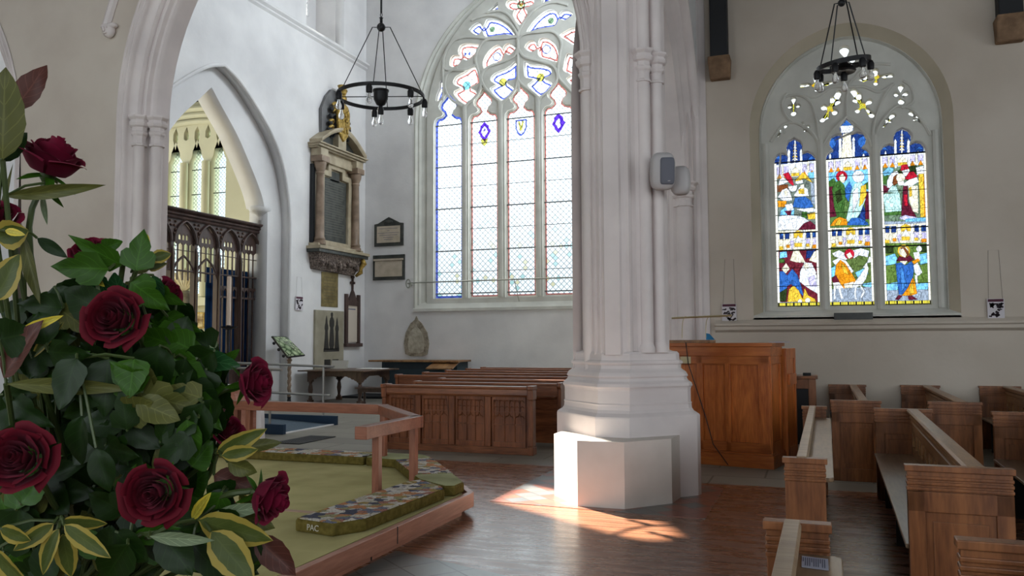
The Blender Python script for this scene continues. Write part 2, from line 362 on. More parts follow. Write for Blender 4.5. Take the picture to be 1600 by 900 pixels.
# clerestory window frames
def glazing(name, col, lead=True, s=.16, tint=0.0, br=1.0, bars=.62, thin=.016):
    t = NT(name); t.n.remove(t.b); co = t.a('ShaderNodeTexCoord'); sp = t.a('ShaderNodeSeparateXYZ'); t.k(co.outputs['UV'], sp.inputs[0]); u, v = sp.outputs[0], sp.outputs[1]
    a = t.math('FRACT', t.math('DIVIDE', t.math('ADD', u, v), s)); b = t.math('FRACT', t.math('DIVIDE', t.math('SUBTRACT', u, v), s)); th = thin/s*1.4
    g = t.math('MAXIMUM', t.math('LESS_THAN', a, th), t.math('LESS_THAN', b, th))
    ia = t.math('FLOOR', t.math('DIVIDE', t.math('ADD', u, v), s)); ib = t.math('FLOOR', t.math('DIVIDE', t.math('SUBTRACT', u, v), s))
    cb = t.a('ShaderNodeCombineXYZ'); t.k(ia, cb.inputs[0]); t.k(ib, cb.inputs[1]); wn = t.a('ShaderNodeTexWhiteNoise', noise_dimensions='3D'); t.k(cb.outputs[0], wn.inputs['Vector'])
    r = t.a('ShaderNodeValToRGB'); r.color_ramp.interpolation = 'CONSTANT'; e = r.color_ramp.elements; e[0].color = col; e[1].position = .5; e[1].color = tuple(x*.92 for x in col[:3])+(1,)
    q = e.new(.84); q.color = (col[0]*.42, col[1]*.62, col[2]*.60, 1) if tint else col
    q = e.new(.90); q.color = (col[0]*.7, col[1]*.62, col[2]*.40, 1) if tint else col
    q = e.new(.94); q.color = col
    t.k(wn.outputs[0], r.inputs[0]); c = r.outputs[0]
    if tint:   # daylight dimmed low down by darkening the glass colour, so tinted quarries show
        mr = t.a('ShaderNodeMapRange', i_From_Min=3.2, i_From_Max=6.6, i_To_Min=1, i_To_Max=.0); t.k(v, mr.inputs[0]); c = t.mix(mr.outputs[0], col, c); dk = t.a('ShaderNodeVectorMath', operation='SCALE'); t.k(c, dk.inputs[0]); t.k(t.math('SUBTRACT', 1, t.math('MULTIPLY', mr.outputs[0], .5)), dk.inputs['Scale']); c = dk.outputs[0]
    c = t.mix(g, c, (.10,.12,.13,1) if lead else col)
    tr_ = t.a('ShaderNodeBsdfTransparent'); t.k(c, tr_.inputs[0]); gl = t.a('ShaderNodeBsdfGlossy', i_Roughness=.1); mx = t.a('ShaderNodeMixShader'); mx.inputs[0].default_value = .03
    t.k(tr_.outputs[0], mx.inputs[1]); t.k(gl.outputs[0], mx.inputs[2]); t.k(mx.outputs[0], t.out.inputs[0]); return t.m
M['glass'] = glazing('leaded_clear_glass', (.80,.84,.84,1), tint=1)
M['glassc'] = glazing('chapel_leaded_glass', (.50,.62,.62,1), s=.13, tint=0)
M['glassw'] = glazing('clerestory_glass', (.9,.9,.9,1), s=.25)
def pane(name, pts, org, u, v, mat, parent=None):
    mb = MB(); org, u, v = Vector(org), Vector(u), Vector(v); mb.add([org+u*a+v*b for a, b in pts], [list(range(len(pts)))]); mb.uv = [p for p in pts]
    return mb.build(name, mat, parent, origin=False)
def ribbon(name, pts, d0, d1, org, u, v, mat, parent=None, y=0):
    A, B = offset(pts, d0), offset(pts, d1); org, u, v = Vector(org), Vector(u), Vector(v); n = len(pts); nn = u.cross(v)*.006
    mb = MB(); mb.add([org+u*a+v*b for a, b in A]+[org+u*a+v*b for a, b in B], [(i,(i+1)%n,(i+1)%n+n,i+n) for i in range(n)])
    return mb.build(name, mat, parent, origin=False)
def tinted(name, c):
    t = NT(name); t.n.remove(t.b); tr_ = t.a('ShaderNodeBsdfTransparent'); tr_.inputs[0].default_value = c; t.k(tr_.outputs[0], t.out.inputs[0]); return t.m
M['bglass'] = tinted('blue_glass', (.07,.10,.42,1)); M['rglass'] = tinted('red_glass', (.42,.13,.11,1)); M['pglass'] = tinted('purple_glass', (.10,.03,.50,1))
M['yglass'] = tinted('yellow_glass', (.42,.38,.08,1)); M['gglass'] = tinted('green_glass', (.15,.25,.15,1)); M['cglass'] = tinted('cyan_glass', (.18,.45,.52,1))
M['lead'] = plain('lead_bar', (70,72,72), .6)
for i, hl in enumerate(cler):
    wn = thing('window_%d' % (i+3), 'tall clerestory window high on the left wall', 'window'); del wn['label']; del wn['category']; wn['kind'] = 'structure'
    y0, y1 = hl[0][0], hl[-1][0]
    pl = offset(hl, .12); lights = []
    if i: plate('window_frame', hl, [[(y0+.35,10.9),(y1-.35,10.9),(y1-.35,11.9),((y0+y1)/2,12.3),(y0+.35,11.9)]] if i else [offset(hl,.04)], .12, (XL-.95,0,0), (0,1,0), (0,0,1), M['plaster'], wn)
    # deep splayed opening behind the wall face
    mb = MB(); rings = [[(XL-.28, a, b) for a, b in hl], [(XL-(1.0 if i else .32), a, b) for a, b in hl]]; mb.loft(rings, True, False); mb.build('window_reveal', M['plaster'], wn, origin=False)
    if i: pane('window_pane', hl, (XL-1.0,0,0), (0,1,0), (0,0,1), M['glassw'], wn)
# chapel behind the arch
ch = MB(); ch.box(-24, -13.3, YC-.2, YC, 0, 10.2); struct(ch.build('wall_chapel_near', M['chapel'], origin=False))
lightsC = []
for k in range(4):
    x0 = -19.55+.86*k-.86*1; a_, b_ = x0, x0+.58
    c_ = (a_+b_)/2; h_ = .29
    lightsC.append([(a_,3.1),(b_,3.1),(b_,7.15),(b_+.0,7.35),(c_+.2,7.5),(c_+.16,7.7),(c_,8.05),(c_-.16,7.7),(c_-.2,7.5),(a_,7.35),(a_,7.15)])
for k in range(6):
    c_ = -19.7+.43*k; lightsC.append([(c_+.0,7.78 if k%2 else 8.05),(c_+.1,8.1),(c_+.1,8.28),(c_+.02,8.5),(c_-.09,8.32),(c_-.1,8.1)])
wcm = struct(plate('wall_chapel_far', [(-24,0),(-13.0,0),(-13.0,10.2),(-24,10.2)], lightsC, .4, (0,20.8,0), (1,0,0), (0,0,1), M['chapel']))
wn = thing('window_5', 'x', 'x'); del wn['label']; del wn['category']; wn['kind'] = 'structure'
pane('window_pane', [(-21,2.9),(-15.5,2.9),(-15.5,9),(-21,9)], (0,21.0,0), (1,0,0), (0,0,1), M['glassc'], wn)
for k in range(3):
    x = -19.55+.86*k-.14
    if k: mb = MB(); mb.tube([(x,20.72,3.0),(x,20.72,7.3)], .13, 10); mb.build('window_mullion', M['chapel'], wn, smooth=True)
for z in (3.9,4.7,5.5,6.3,7.1): MB().box(-20.5,-16,20.93,20.95,z-.015,z+.015).build('window_bar', M['lead'], wn)
MB().box(-20.8,-14.5,20.45,20.8,2.7,2.95).build('window_sill', M['chapel'], wn)
for rr in (0, .25, .5):
    mb = MB(); mb.tube([(-18.6+(-2.5-rr*.6)*math.cos(t), 20.72-rr*.12, 7.9+(.72+rr*.8)*math.sin(t)) for t in [math.pi*q/20 for q in range(21)]], .09+rr*.03, 8); mb.build('window_hood', M['chapel'], wn, smooth=True)
struct(MB().box(-24,-23.6,YC,YM,0,2).build('wall_chapel_left', M['chapel'], origin=False))
struct(MB().box(-24,-13.3,20.55,20.8,9.28,9.34).build('trim_4', M['dark'], origin=False))

# ---- nave end wall and its five light window
GX = [-9.82,-8.72,-7.605,-6.50,-5.40]; HW = .435
def V1(u, v):   # tracery point read from the photograph on the glass plane
    p = P(680+u/6.6667, v/6.6667, Y=21.42); return (p.x, p.z)
def lighthead(cx, hw, z0, zt, zb):
    k = zt-z0; w2 = hw*2
    prof = [(-.5,0),(-.48,.13),(-.40,.22),(-.24,.25),(-.155,.32),(-.19,.42),(-.29,.5),(-.32,.6),(-.27,.72),(-.13,.85),(0,1)]
    L = [(cx+a*w2, z0+b*k) for a, b in prof]; return [(cx-hw, zb)]+L+[(2*cx-x, z) for x, z in L[-2::-1]]+[(cx+hw, zb)]
navel = [lighthead(x, HW, 7.85, 8.78, 2.80) for x in GX]
T = {}
T['a'] = [(893,275),(845,215),(825,170),(835,130),(850,112),(815,118),(765,95),(750,60),(765,25),(810,5),(850,12),(838,-30),(842,-60),(862,-90),(893,-108),(925,-90),(946,-60),(946,-30),(935,5),(975,-10),(1020,-5),(1042,25),(1030,60),(985,85),(945,90),(965,130),(970,165),(940,215)]
T['b'] = [(562,127),(666,40),(666,127)]; T['c'] = [(1125,45),(1125,-40),(1240,8)]
T['d'] = [(368,320),(440,252),(480,255),(503,290),(530,262),(545,225),(575,210),(640,215),(720,250),(790,310),(838,377),(740,370),(640,382),(545,395),(520,370),(503,325),(480,360),(440,375)]
T['e'] = [(962,352),(1010,270),(1070,200),(1150,135),(1220,112),(1270,130),(1290,170),(1330,128),(1390,122),(1445,155),(1400,200),(1350,225),(1300,205),(1280,250),(1250,285),(1150,300),(1060,320)]
T['f'] = [(165,690),(175,620),(205,588),(262,590),(255,540),(275,490),(330,465),(420,470),(497,490),(440,560),(390,610),(340,640),(300,620),(278,655),(250,690),(200,708)]
T['g'] = [(538,745),(513,690),(520,630),(560,560),(620,500),(670,480),(700,500),(715,535),(730,490),(770,463),(810,480),(847,515),(820,560),(780,585),(740,560),(725,600),(700,640),(620,690)]
T['h'] = [(1277,657),(1190,630),(1110,610),(1085,575),(1082,520),(1040,545),(1000,550),(943,505),(980,450),(1030,433),(1060,460),(1077,485),(1100,420),(1150,408),(1210,430),(1260,480),(1290,550),(1290,610)]
T['i'] = [(1308,380),(1380,330),(1450,303),(1540,330),(1590,400),(1550,480),(1490,495),(1420,460),(1360,420)]
T['j'] = [(425,697),(470,850),(455,880),(395,910),(382,930),(440,960),(435,1000),(330,1097),(222,1010),(215,960),(275,930),(260,912),(210,890),(205,850),(240,800),(320,760)]
T['k'] = [(852,650),(857,760),(850,830),(770,850),(760,880),(820,920),(820,960),(708,1057),(597,960),(593,920),(650,890),(600,862),(593,820),(640,770),(740,730),(800,690)]
T['l'] = [(940,652),(1000,680),(1100,688),(1190,708),(1222,750),(1215,790),(1150,820),(1155,840),(1222,870),(1215,910),(1100,1012),(985,910),(990,880),(1040,835),(960,820),(940,780)]
T['m'] = [(1385,568),(1470,600),(1530,620),(1585,680),(1570,740),(1530,765),(1600,800),(1600,860),(1495,952),(1390,850),(1385,820),(1430,790),(1350,750),(1350,700)]
T['n'] = [(102,838),(112,860),(107,900),(95,915),(104,935),(97,1000),(45,1062),(23,1055),(33,990),(60,930),(62,870)]
trac = {k: closedsmooth([V1(*q) for q in v], 2) if k not in 'bc' else [V1(*q) for q in v] for k, v in T.items()}
cN = -7.605
outerN = [(cN-3.23,2.5)]+arc(3.23, 4.05, 7.9, 16, cN)+[(cN+3.23,2.5)]
innerN = [(cN-2.82,2.62)]+arc(2.82, 4.02, 7.95, 16, cN)+[(cN+2.82,2.62)]
struct(plate('wall_end', [(XL,0),(-1.6,0),(-1.6,14.2),(XL,14.2)], [outerN], .5, (0,YM,0), (1,0,0), (0,0,1), M['plaster']))
wn = thing('window_1', 'x', 'x'); del wn['label']; del wn['category']; wn['kind'] = 'structure'
mb = MB()
def resample(L, n):
    d = [0]
    for i in range(1, len(L)): d.append(d[-1]+math.dist(L[i-1], L[i]))
    out = []
    for k in range(n):
        t = d[-1]*k/(n-1); j = max(i for i in range(len(d)) if d[i] <= t+1e-9); j = min(j, len(L)-2); f = (t-d[j])/max(1e-9, d[j+1]-d[j]); out.append((L[j][0]+(L[j+1][0]-L[j][0])*f, L[j][1]+(L[j+1][1]-L[j][1])*f))
    return out
def reveal(name, rings, mat, parent):
    L = [resample(r, 70) for r, y in rings]; mb = MB(); mb.loft([[(a, y, b) for a, b in l] for l, (r, y) in zip(L, rings)], True, False); return mb.build(name, mat, parent, smooth=True, origin=False)
def shrink(o, i, f): # ring between outer and inner
    A, B = resample(o, 70), resample(i, 70); return [((1-f)*a[0]+f*b[0], (1-f)*a[1]+f*b[1]) for a, b in zip(A, B)]
rs = [(outerN, YM-.03), (shrink(outerN,innerN,.12), YM-.04), (shrink(outerN,innerN,.2), YM+.06), (shrink(outerN,innerN,.32), YM+.05), (shrink(outerN,innerN,.42), YM+.12), (shrink(outerN,innerN,.72), YM+.16), (shrink(outerN,innerN,.82), YM+.13), (shrink(outerN,innerN,1), YM+.24), (shrink(outerN,innerN,1.02), YM+.3)]
reveal('window_reveal', rs, M['tracery'], wn)
plate('window_tracery', offset(innerN, -.05), [offset(h, -.02) for h in navel]+[offset(trac[k], -.012) for k in trac], .10, (0,YM+.10,0), (1,0,0), (0,0,1), M['tracery'], wn, bevel=.008)
plate('window_tracery', offset(innerN, -.05), navel+[trac[k] for k in trac], .14, (0,YM+.17,0), (1,0,0), (0,0,1), M['tracery'], wn, bevel=.0)
# raised ribs of the tracery: mullions and the curved bars between the openings
def rib(name, pts, r, mat, y, sm=True):
    mb = MB(); mb.tube([(a, y, b) for a, b in pts], r, 6, sx=.6); return mb.build(name, mat, wn, smooth=True)
for x in (-9.27,-8.165,-7.055,-5.95): rib('window_mullion', [(x,2.8),(x,8.05),(x,8.35)], .065, M['tracery'], YM+.07)
def VV(L): return smoothpts([V1(*q) for q in L], 4)
for L in ([(893,975),(885,900),(878,800),(880,560),(878,400),(890,330)],
          [(330,1200),(345,1110),(460,1000),(495,880),(470,760),(440,640),(470,520),(560,430),(700,420),(878,400)],
          [(700,1180),(705,1090),(620,1010),(540,930),(500,840),(520,760),(600,700),(720,660),(840,600),(878,520)],
          [(700,1180),(715,1090),(800,1010),(850,940),(878,850)],
          [(1090,1150),(1095,1040),(1010,960),(930,900),(885,850)],
          [(1090,1150),(1110,1040),(1200,960),(1270,880),(1290,800),(1240,700),(1100,650),(950,610),(880,520)],
          [(100,1060),(110,900),(105,735),(160,740),(330,740),(440,690)],
          [(330,1200),(310,1130),(200,1060),(130,960),(125,850),(160,770),(250,720)],
          [(105,735),(110,620),(160,500),(250,420),(400,400),(560,420)],
          [(880,400),(850,330),(780,250),(640,180),(500,190),(400,230)],
          [(890,330),(800,190),(700,130),(560,150)],[(890,330),(985,190),(1100,90),(1250,40),(1400,70)],
          [(880,420),(950,370),(1100,350),(1250,350),(1330,460),(1310,600),(1290,760)],
          [(1490,1150),(1480,1020),(1400,930),(1310,830),(1290,760)]):
    rib('window_rib', VV(L), .04, M['tracery'], YM+.08)
for i, x in enumerate(GX):
    pane('window_pane', navel[i], (0,YM+.26,0), (1,0,0), (0,0,1), M['glass'], wn)
    ribbon('window_border', navel[i], .0, .065, (0,YM+.25,0), (1,0,0), (0,0,1), M['bglass'] if i == 0 else M['rglass'], wn)
    if i: 
        ribbon('window_border', navel[i], -.01, .028, (0,YM+.245,0), (1,0,0), (0,0,1), M['tracery'], wn)
    for k in range(9):
        z = 7.85-.615*k
        if z > 2.9: MB().box(x-HW, x+HW, YM+.225, YM+.24, z-(.016 if k % 2 == 0 else .008), z+(.016 if k % 2 == 0 else .008)).build('window_bar', M['lead'], wn)
for k in trac:
    pane('window_pane', trac[k], (0,YM+.26,0), (1,0,0), (0,0,1), M['glassw'], wn)
    ribbon('window_border', trac[k], .045, .09, (0,YM+.25,0), (1,0,0), (0,0,1), M['bglass'] if k in 'bcdekln' else M['rglass'], wn)
def disc(name, c, r, mat, y=YM+.24, n=20, r0=0):
    mb = MB()
    if r0: mb.add([(c[0]+q*math.cos(2*math.pi*k/n), y, c[1]+q*math.sin(2*math.pi*k/n)) for q in (r0, r) for k in range(n)], [(k,(k+1)%n,(k+1)%n+n,k+n) for k in range(n)])
    else: mb.add([(c[0]+r*math.cos(2*math.pi*k/n), y, c[1]+r*math.sin(2*math.pi*k/n)) for k in range(n)], [list(range(n))])
    return mb.build(name, mat, wn, origin=False)
for (u_, v_, r_, m_, r0) in ((325,890,.13,'cglass',0),(703,855,.12,'yglass',0),(1095,805,.12,'yglass',0),(640,588,.125,'bglass',.1),(1157,512,.13,'bglass',.105),(592,303,.085,'gglass',0),(1203,213,.09,'gglass',0),(893,50,.13,'gglass',.07),(893,50,.06,'yglass',0),(1480,740,.13,'bglass',.11)): disc('window_roundel', V1(u_, v_), r_, M[m_], r0=r0)
for s_ in (-1, 1):
    c = V1(332+s_*14, 560); mb = MB(); mb.add([(c[0]-s_*.03,YM+.24,c[1]),(c[0]+s_*.05,YM+.24,c[1]+.07),(c[0]+s_*.05,YM+.24,c[1]-.07)], [(0,1,2)]); mb.build('window_roundel', M['bglass'], wn, origin=False)
# heraldic badges below the heads
def badge(cx, cz, pts, mat, y=YM+.24): mb = MB(); mb.add([(cx+a, y, cz+b) for a, b in pts], [list(range(len(pts)))]); return mb.build('window_badge', mat, wn, origin=False)
star = [(.0,.3),(.07,.22),(.13,.18),(.14,.08),(.2,0),(.14,-.08),(.1,-.16),(.0,-.28),(-.1,-.16),(-.14,-.08),(-.2,0),(-.14,.08),(-.13,.18),(-.07,.22)]
def ringbadge(cx, cz, pts, k, mat): mb = MB(); n = len(pts); mb.add([(cx+a, YM+.24, cz+b) for a, b in pts]+[(cx+a*k, YM+.24, cz+b*k) for a, b in pts], [(i,(i+1)%n,(i+1)%n+n,i+n) for i in range(n)]); return mb.build('window_badge', mat, wn, origin=False)
ringbadge(-8.72, 7.55, star, .55, M['pglass']); badge(-8.72,7.27,[(-.11,.08),(.11,.08),(.09,-.06),(0,-.14),(-.09,-.06)], M['yglass'], YM+.232); badge(-8.74,7.6,[(-.06,.05),(0,.0),(.03,.08),(.05,.02),(0,-.05)], M['pglass'])
ringbadge(-7.605, 7.60, [(-.17,.2),(.17,.2),(.17,-.05),(.1,-.2),(0,-.28),(-.1,-.2),(-.17,-.05)], .78, M['bglass']); badge(-7.605, 7.64, [(-.09,.12),(-.04,.12),(0,-.02),(.04,.12),(.09,.12),(.03,-.16),(-.03,-.16)], M['yglass'], YM+.229)
ringbadge(-6.50, 7.58, star, .5, M['pglass']); badge(-6.47, 7.6, [(.0,.1),(.05,.12),(.07,-.05),(.02,-.1)], M['pglass'])
mb = MB(); mb.hexa([(cN-3.23,YM-.06,2.42),(cN+3.23,YM-.06,2.42),(cN+3.23,YM+.25,2.42),(cN-3.23,YM+.25,2.42),(cN-3.23,YM-.06,2.5),(cN+3.23,YM-.06,2.5),(cN+3.23,YM+.25,2.78),(cN-3.23,YM+.25,2.78)]); mb.build('window_sill', M['tracery'], wn)
# arcade wall over the aisle arch, nave side, with unseen clerestory openings added to light the left wall
hs = [[(y0,10.6),(y0+1.6,10.6),(y0+1.6,12.3),(y0+.8,13),(y0,12.3)] for y0 in (14.3,16.6,18.9)]
struct(plate('wall_arcade', [(YR+.6,0),(YM,0),(YM,14.2),(YR+.6,14.2)], hs, .35, (-1.6,0,0), (0,1,0), (0,0,1), M['plaster']))

struct(plate('wall_aisle_side_unseen', [(-7,0),(-7,9.1),(YR+.3,9.1),(YR+.3,0)], [[(y,1.8),(y+2.6,1.8),(y+2.6,5.6),(y+1.3,7.2),(y,5.6)] for y in (-5.5,-1.2,3.1,7.4)], .4, (9.5,0,0), (0,-1,0), (0,0,1), M['plaster_aisle']) if False else plate('wall_aisle_side_unseen', [(-7,0),(YR+.3,0),(YR+.3,9.1),(-7,9.1)], [[(y,1.8),(y+2.6,1.8),(y+2.6,5.6),(y+1.3,7.2),(y,5.6)] for y in (-5.5,-1.2,3.1,7.4)], .3, (9.8,0,0), (0,1,0), (0,0,1), M['plaster_aisle']))  # unseen wall; its openings are added to brighten aisle wall and pews

struct(plate('wall_back_unseen', [(-13.6,0),(9.8,0),(9.8,10.3),(-13.6,10.3)], [[(-12.2,.8),(-2.4,.8),(-2.4,6.5),(-7.3,9.6),(-12.2,6.5)],[(0.6,1.0),(9.0,1.0),(9.0,6),(4.8,8.4),(0.6,6)]], .4, (0,-7,0), (1,0,0), (0,0,1), M['plaster_warm']))  # unseen wall added to cut the daylight, openings sized for the fill
struct(MB().box(-13.9,-13.6,-7,YC,0,10.3).build('wall_chancel_side_unseen', M['plaster_warm'], origin=False))  # unseen wall added to shut out light from the left

# ================================================================ AISLE WALL, its stained window
LX = [(-.54,.095),(.247,.887),(1.037,1.68)]; YG = YR+.28
def G(px, py): p = P(px, py, Y=YG); return (p.x, p.z)
def h1(L, ox, oy): return [G(ox+u/10, oy+v/10) for u, v in L]
zb = 2.105
HD = [h1([(205,765),(208,700),(250,640),(310,615),(370,622),(405,640),(398,560),(390,500),(430,420),(510,380),(600,425),(638,490),(628,560),(635,612),(720,583),(790,618),(840,680),(850,715)], 1190, 180),
      h1([(1005,690),(1020,630),(1060,595),(1120,570),(1065,500),(1060,430),(1090,360),(1170,320),(1255,325),(1225,270),(1215,200),(1240,165),(1320,72),(1420,155),(1440,200),(1425,270),(1395,310),(1490,285),(1590,305),(1632,380),(1610,470),(1560,520),(1640,555),(1690,610),(1700,640)], 1190, 180),
      h1([(545,625),(555,560),(600,505),(690,468),(765,490),(752,400),(760,340),(800,265),(885,222),(980,255),(1032,330),(1030,400),(1005,472),(1100,433),(1180,448),(1240,510),(1255,570)], 1320, 180)]
lightsR = []
for (a, b), hd in zip(LX, HD):
    hd = [(min(b, max(a, x)), z) for x, z in hd]; lightsR.append([(a,zb)]+[(a, hd[0][1])]+hd[1:-1]+[(b, hd[-1][1]),(b,zb)])
W_, CR, GD, BL, DB, GN, DG, RD, MR, SK, LI, OR, GY, BR, TL = (238,238,242),(242,232,205),(228,185,60),(50,98,172),(34,58,120),(66,104,48),(44,58,30),(185,30,50),(95,30,48),(125,195,235),(200,190,228),(225,140,28),(150,160,175),(120,66,36),(190,228,222)
def rect(c, x0, y0, x1, y1): return (c, [(x0,y0),(x1,y0),(x1,y1),(x0,y1)])
def circ(c, x, y, r, n=14): return (c, [(x+r*math.cos(2*math.pi*k/n), y+r*math.sin(2*math.pi*k/n)) for k in range(n)])
def canopy(x0, x1, y0, sl):     # sl: drop of the left end; bands of little arches, pinnacles and pendants
    w_ = x1-x0; f = lambda t, y: (x0+t*w_, y0+y+(1-t)*sl); q = lambda c, t0, t1, a, b: (c, [f(t0,a), f(t1,a), f(t1,b), f(t0,b)])
    return [q(CR,0,1,0,30), q(DB,.06,.30,3,13), q(BL,.10,.2,3,8), q(DB,.70,.96,3,13), q(BL,.78,.9,5,10), q(CR,.02,.32,14,24), q(LI,.68,.98,14,24), q(GD,.05,.15,24,30), q(OR,.85,.97,24,30), q(OR,.22,.3,22,27), q(GD,.70,.78,22,27),
            ('p', None), (GD, [f(.40,4),f(.50,0),f(.62,4),f(.62,12),f(.40,12)]), (W_, [f(.42,18),f(.51,8),f(.6,18)]), q(GD,.42,.60,20,26), q(W_,.33,.39,0,24), (LI, [f(.31,16),f(.41,16),f(.36,33)]), q(W_,.62,.68,0,24), (W_, [f(.60,16),f(.71,16),f(.655,33)]), q(CR,.15,.19,4,24), (CR,[f(.13,18),f(.22,18),f(.17,30)]), q(CR,.80,.85,3,22), (CR,[f(.78,18),f(.88,18),f(.83,30)])]
def topcan(x0, x1, y0, sl, yb=22):
    w_ = x1-x0; f = lambda t, y: (x0+t*w_, y0+y+(1-t)*sl); q = lambda c, t0, t1, a, b: (c, [f(t0,a), f(t1,a), f(t1,b), f(t0,b)]); o = []
    o += [q(W_,0,1,0,yb)]
    for t in (.12,.28,.72,.9): o += [q(LI,t-.06,t+.05,4,yb-6), (OR, [f(t-.06,yb),f(t,yb-8),f(t+.06,yb)])]
    o += [q(GD,.4,.6,yb-9,yb-1), (CR,[f(.36,yb-6),f(.5,yb-16),f(.64,yb-6)]), q(W_,.33,.38,0,yb+2), q(W_,.62,.67,0,yb+2), q(CR,.18,.22,0,yb-2), q(CR,.79,.83,0,yb-2)]
    return o
def headart(cx, y0, y1, hw, tall):
    o = [(DB, [(cx-hw,y0-2),(cx+hw,y0-2),(cx+hw,y1+4),(cx-hw,y1+4)])]
    for dx, t, ww in ((-.3,.62,2.0),(.3,.62,2.0),(-.75,.15,1.6),(.75,.15,1.6)):
        x = cx+dx*hw; top = y1-(y1-y0)*t*(.9 if tall else 1); o += [(W_,[(x-ww,y1+4),(x-ww,top+4),(x,top),(x+ww,top+4),(x+ww,y1+4)])]
    for k in range(6):
        yy = y1-(y1-y0)*(.15+.12*k); o += [(GD if k % 2 else CR, [(cx-5+k*.5,yy),(cx+5-k*.5,yy),(cx,yy-5)])]
    o += [(W_,[(cx-1,y1),(cx-1,y0+2),(cx+1,y0+2),(cx+1,y1)]), (BL,[(cx-hw,y1-8),(cx-hw*.8,y1-12),(cx-hw*.6,y1-6)]), (BL,[(cx+hw,y1-8),(cx+hw*.8,y1-12),(cx+hw*.6,y1-6)]), circ(BL,cx-hw*.8,y0+14,4), circ(BL,cx+hw*.8,y0+12,4)]
    if tall: o += [(BL,[(cx-9,y0+10),(cx,y0),(cx+9,y0+10)]), (W_,[(cx-10,y0+10),(cx+10,y0+9),(cx+9,y0+20),(cx-9,y0+21)]), circ(BL,cx-26,y0+37,9), circ(BL,cx+26,y0+35,9), (CR,[(cx-6,y0+22),(cx+6,y0+22),(cx+9,y1),(cx-9,y1)])]
    return o
ART = [[], [], []]
ART[0] = headart(1242,218,256,32,False)+[rect((112,122,112),1208,268,1282,362)]+topcan(1210,1275,251,7)+[
 (SK,[(1262,270),(1276,268),(1276,280),(1264,278)]),(GY,[(1266,285),(1277,285),(1278,322),(1268,318)]),(BR,[(1213,290),(1231,288),(1231,300),(1214,300)]),
 (RD,[(1223,272),(1232,269),(1238,280),(1241,292),(1232,285)]),(GD,[(1242,283),(1254,269),(1262,276),(1270,286),(1256,279),(1248,284)]),(W_,[(1215,290),(1217,282),(1223,277),(1232,284),(1224,288)]),(W_,[(1242,284),(1254,281),(1255,286),(1244,288)]),(W_,[(1231,292),(1246,289),(1244,298),(1238,300),(1233,297)]),
 (W_,[(1215,308),(1222,297),(1229,294),(1234,299),(1238,313),(1226,315)]),(CR,[(1225,298),(1231,298),(1230,306),(1226,306)]),(OR,[(1215,314),(1229,314),(1228,323),(1216,324)]),(W_,[(1240,306),(1246,296),(1252,289),(1262,296),(1264,307),(1252,309)]),(CR,[(1250,289),(1256,288),(1257,295),(1251,295)]),(GD,[(1247,296),(1256,295),(1257,303),(1248,303)]),
 (BL,[(1238,324),(1242,309),(1258,307),(1266,313),(1271,323),(1262,326)]),(W_,[(1243,327),(1268,325),(1277,327),(1276,331),(1260,332)]),(GN,[(1253,331),(1261,331),(1261,341),(1252,341)]),(GD,[(1261,334),(1275,332),(1276,342),(1263,343)]),(SK,[(1217,343),(1220,329),(1229,322),(1241,326),(1240,340)]),(W_,[(1226,320),(1238,318),(1240,328),(1230,330)]),(MR,[(1226,330),(1237,329),(1234,341)]),
 (W_,[(1214,360),(1217,338),(1228,336),(1250,338),(1258,341),(1264,346),(1250,359)]),(MR,[(1247,359),(1256,349),(1266,345),(1279,356),(1279,359)])]+canopy(1214,1279,358,3.5)+[
 rect((108,36,48),1210,391,1284,472),(SK,[(1218,404),(1218,394),(1229,393),(1230,402)]),(DB,[(1259,404),(1260,392),(1274,391),(1272,402)]),(CR,[(1234,407),(1240,391),(1248,391),(1254,402),(1259,411),(1244,410)]),(CR,[(1264,407),(1272,393),(1278,392),(1279,412)]),(GN,[(1217,404),(1226,405),(1226,411),(1217,411)]),(CR,[(1221,420),(1228,411),(1234,420),(1227,428)]),
 (BL,[(1217,458),(1218,424),(1224,424),(1230,430),(1238,420),(1246,430),(1252,448),(1256,464),(1248,456),(1236,444),(1230,447),(1226,466)]),(DG,[(1217,458),(1230,450),(1228,471),(1217,471)]),(W_,[(1250,424),(1257,410),(1268,411),(1275,425),(1279,460),(1262,450),(1249,440)]),(CR,[(1255,414),(1261,410),(1265,418),(1258,422)]),(LI,[(1262,434),(1272,430),(1277,448),(1266,448)]),
 (GD,[(1230,472),(1233,452),(1240,446),(1248,454),(1254,468),(1257,450),(1263,462),(1273,467),(1275,472)]),circ(W_,1250,471,3.4),circ(W_,1262,469.5,4)]
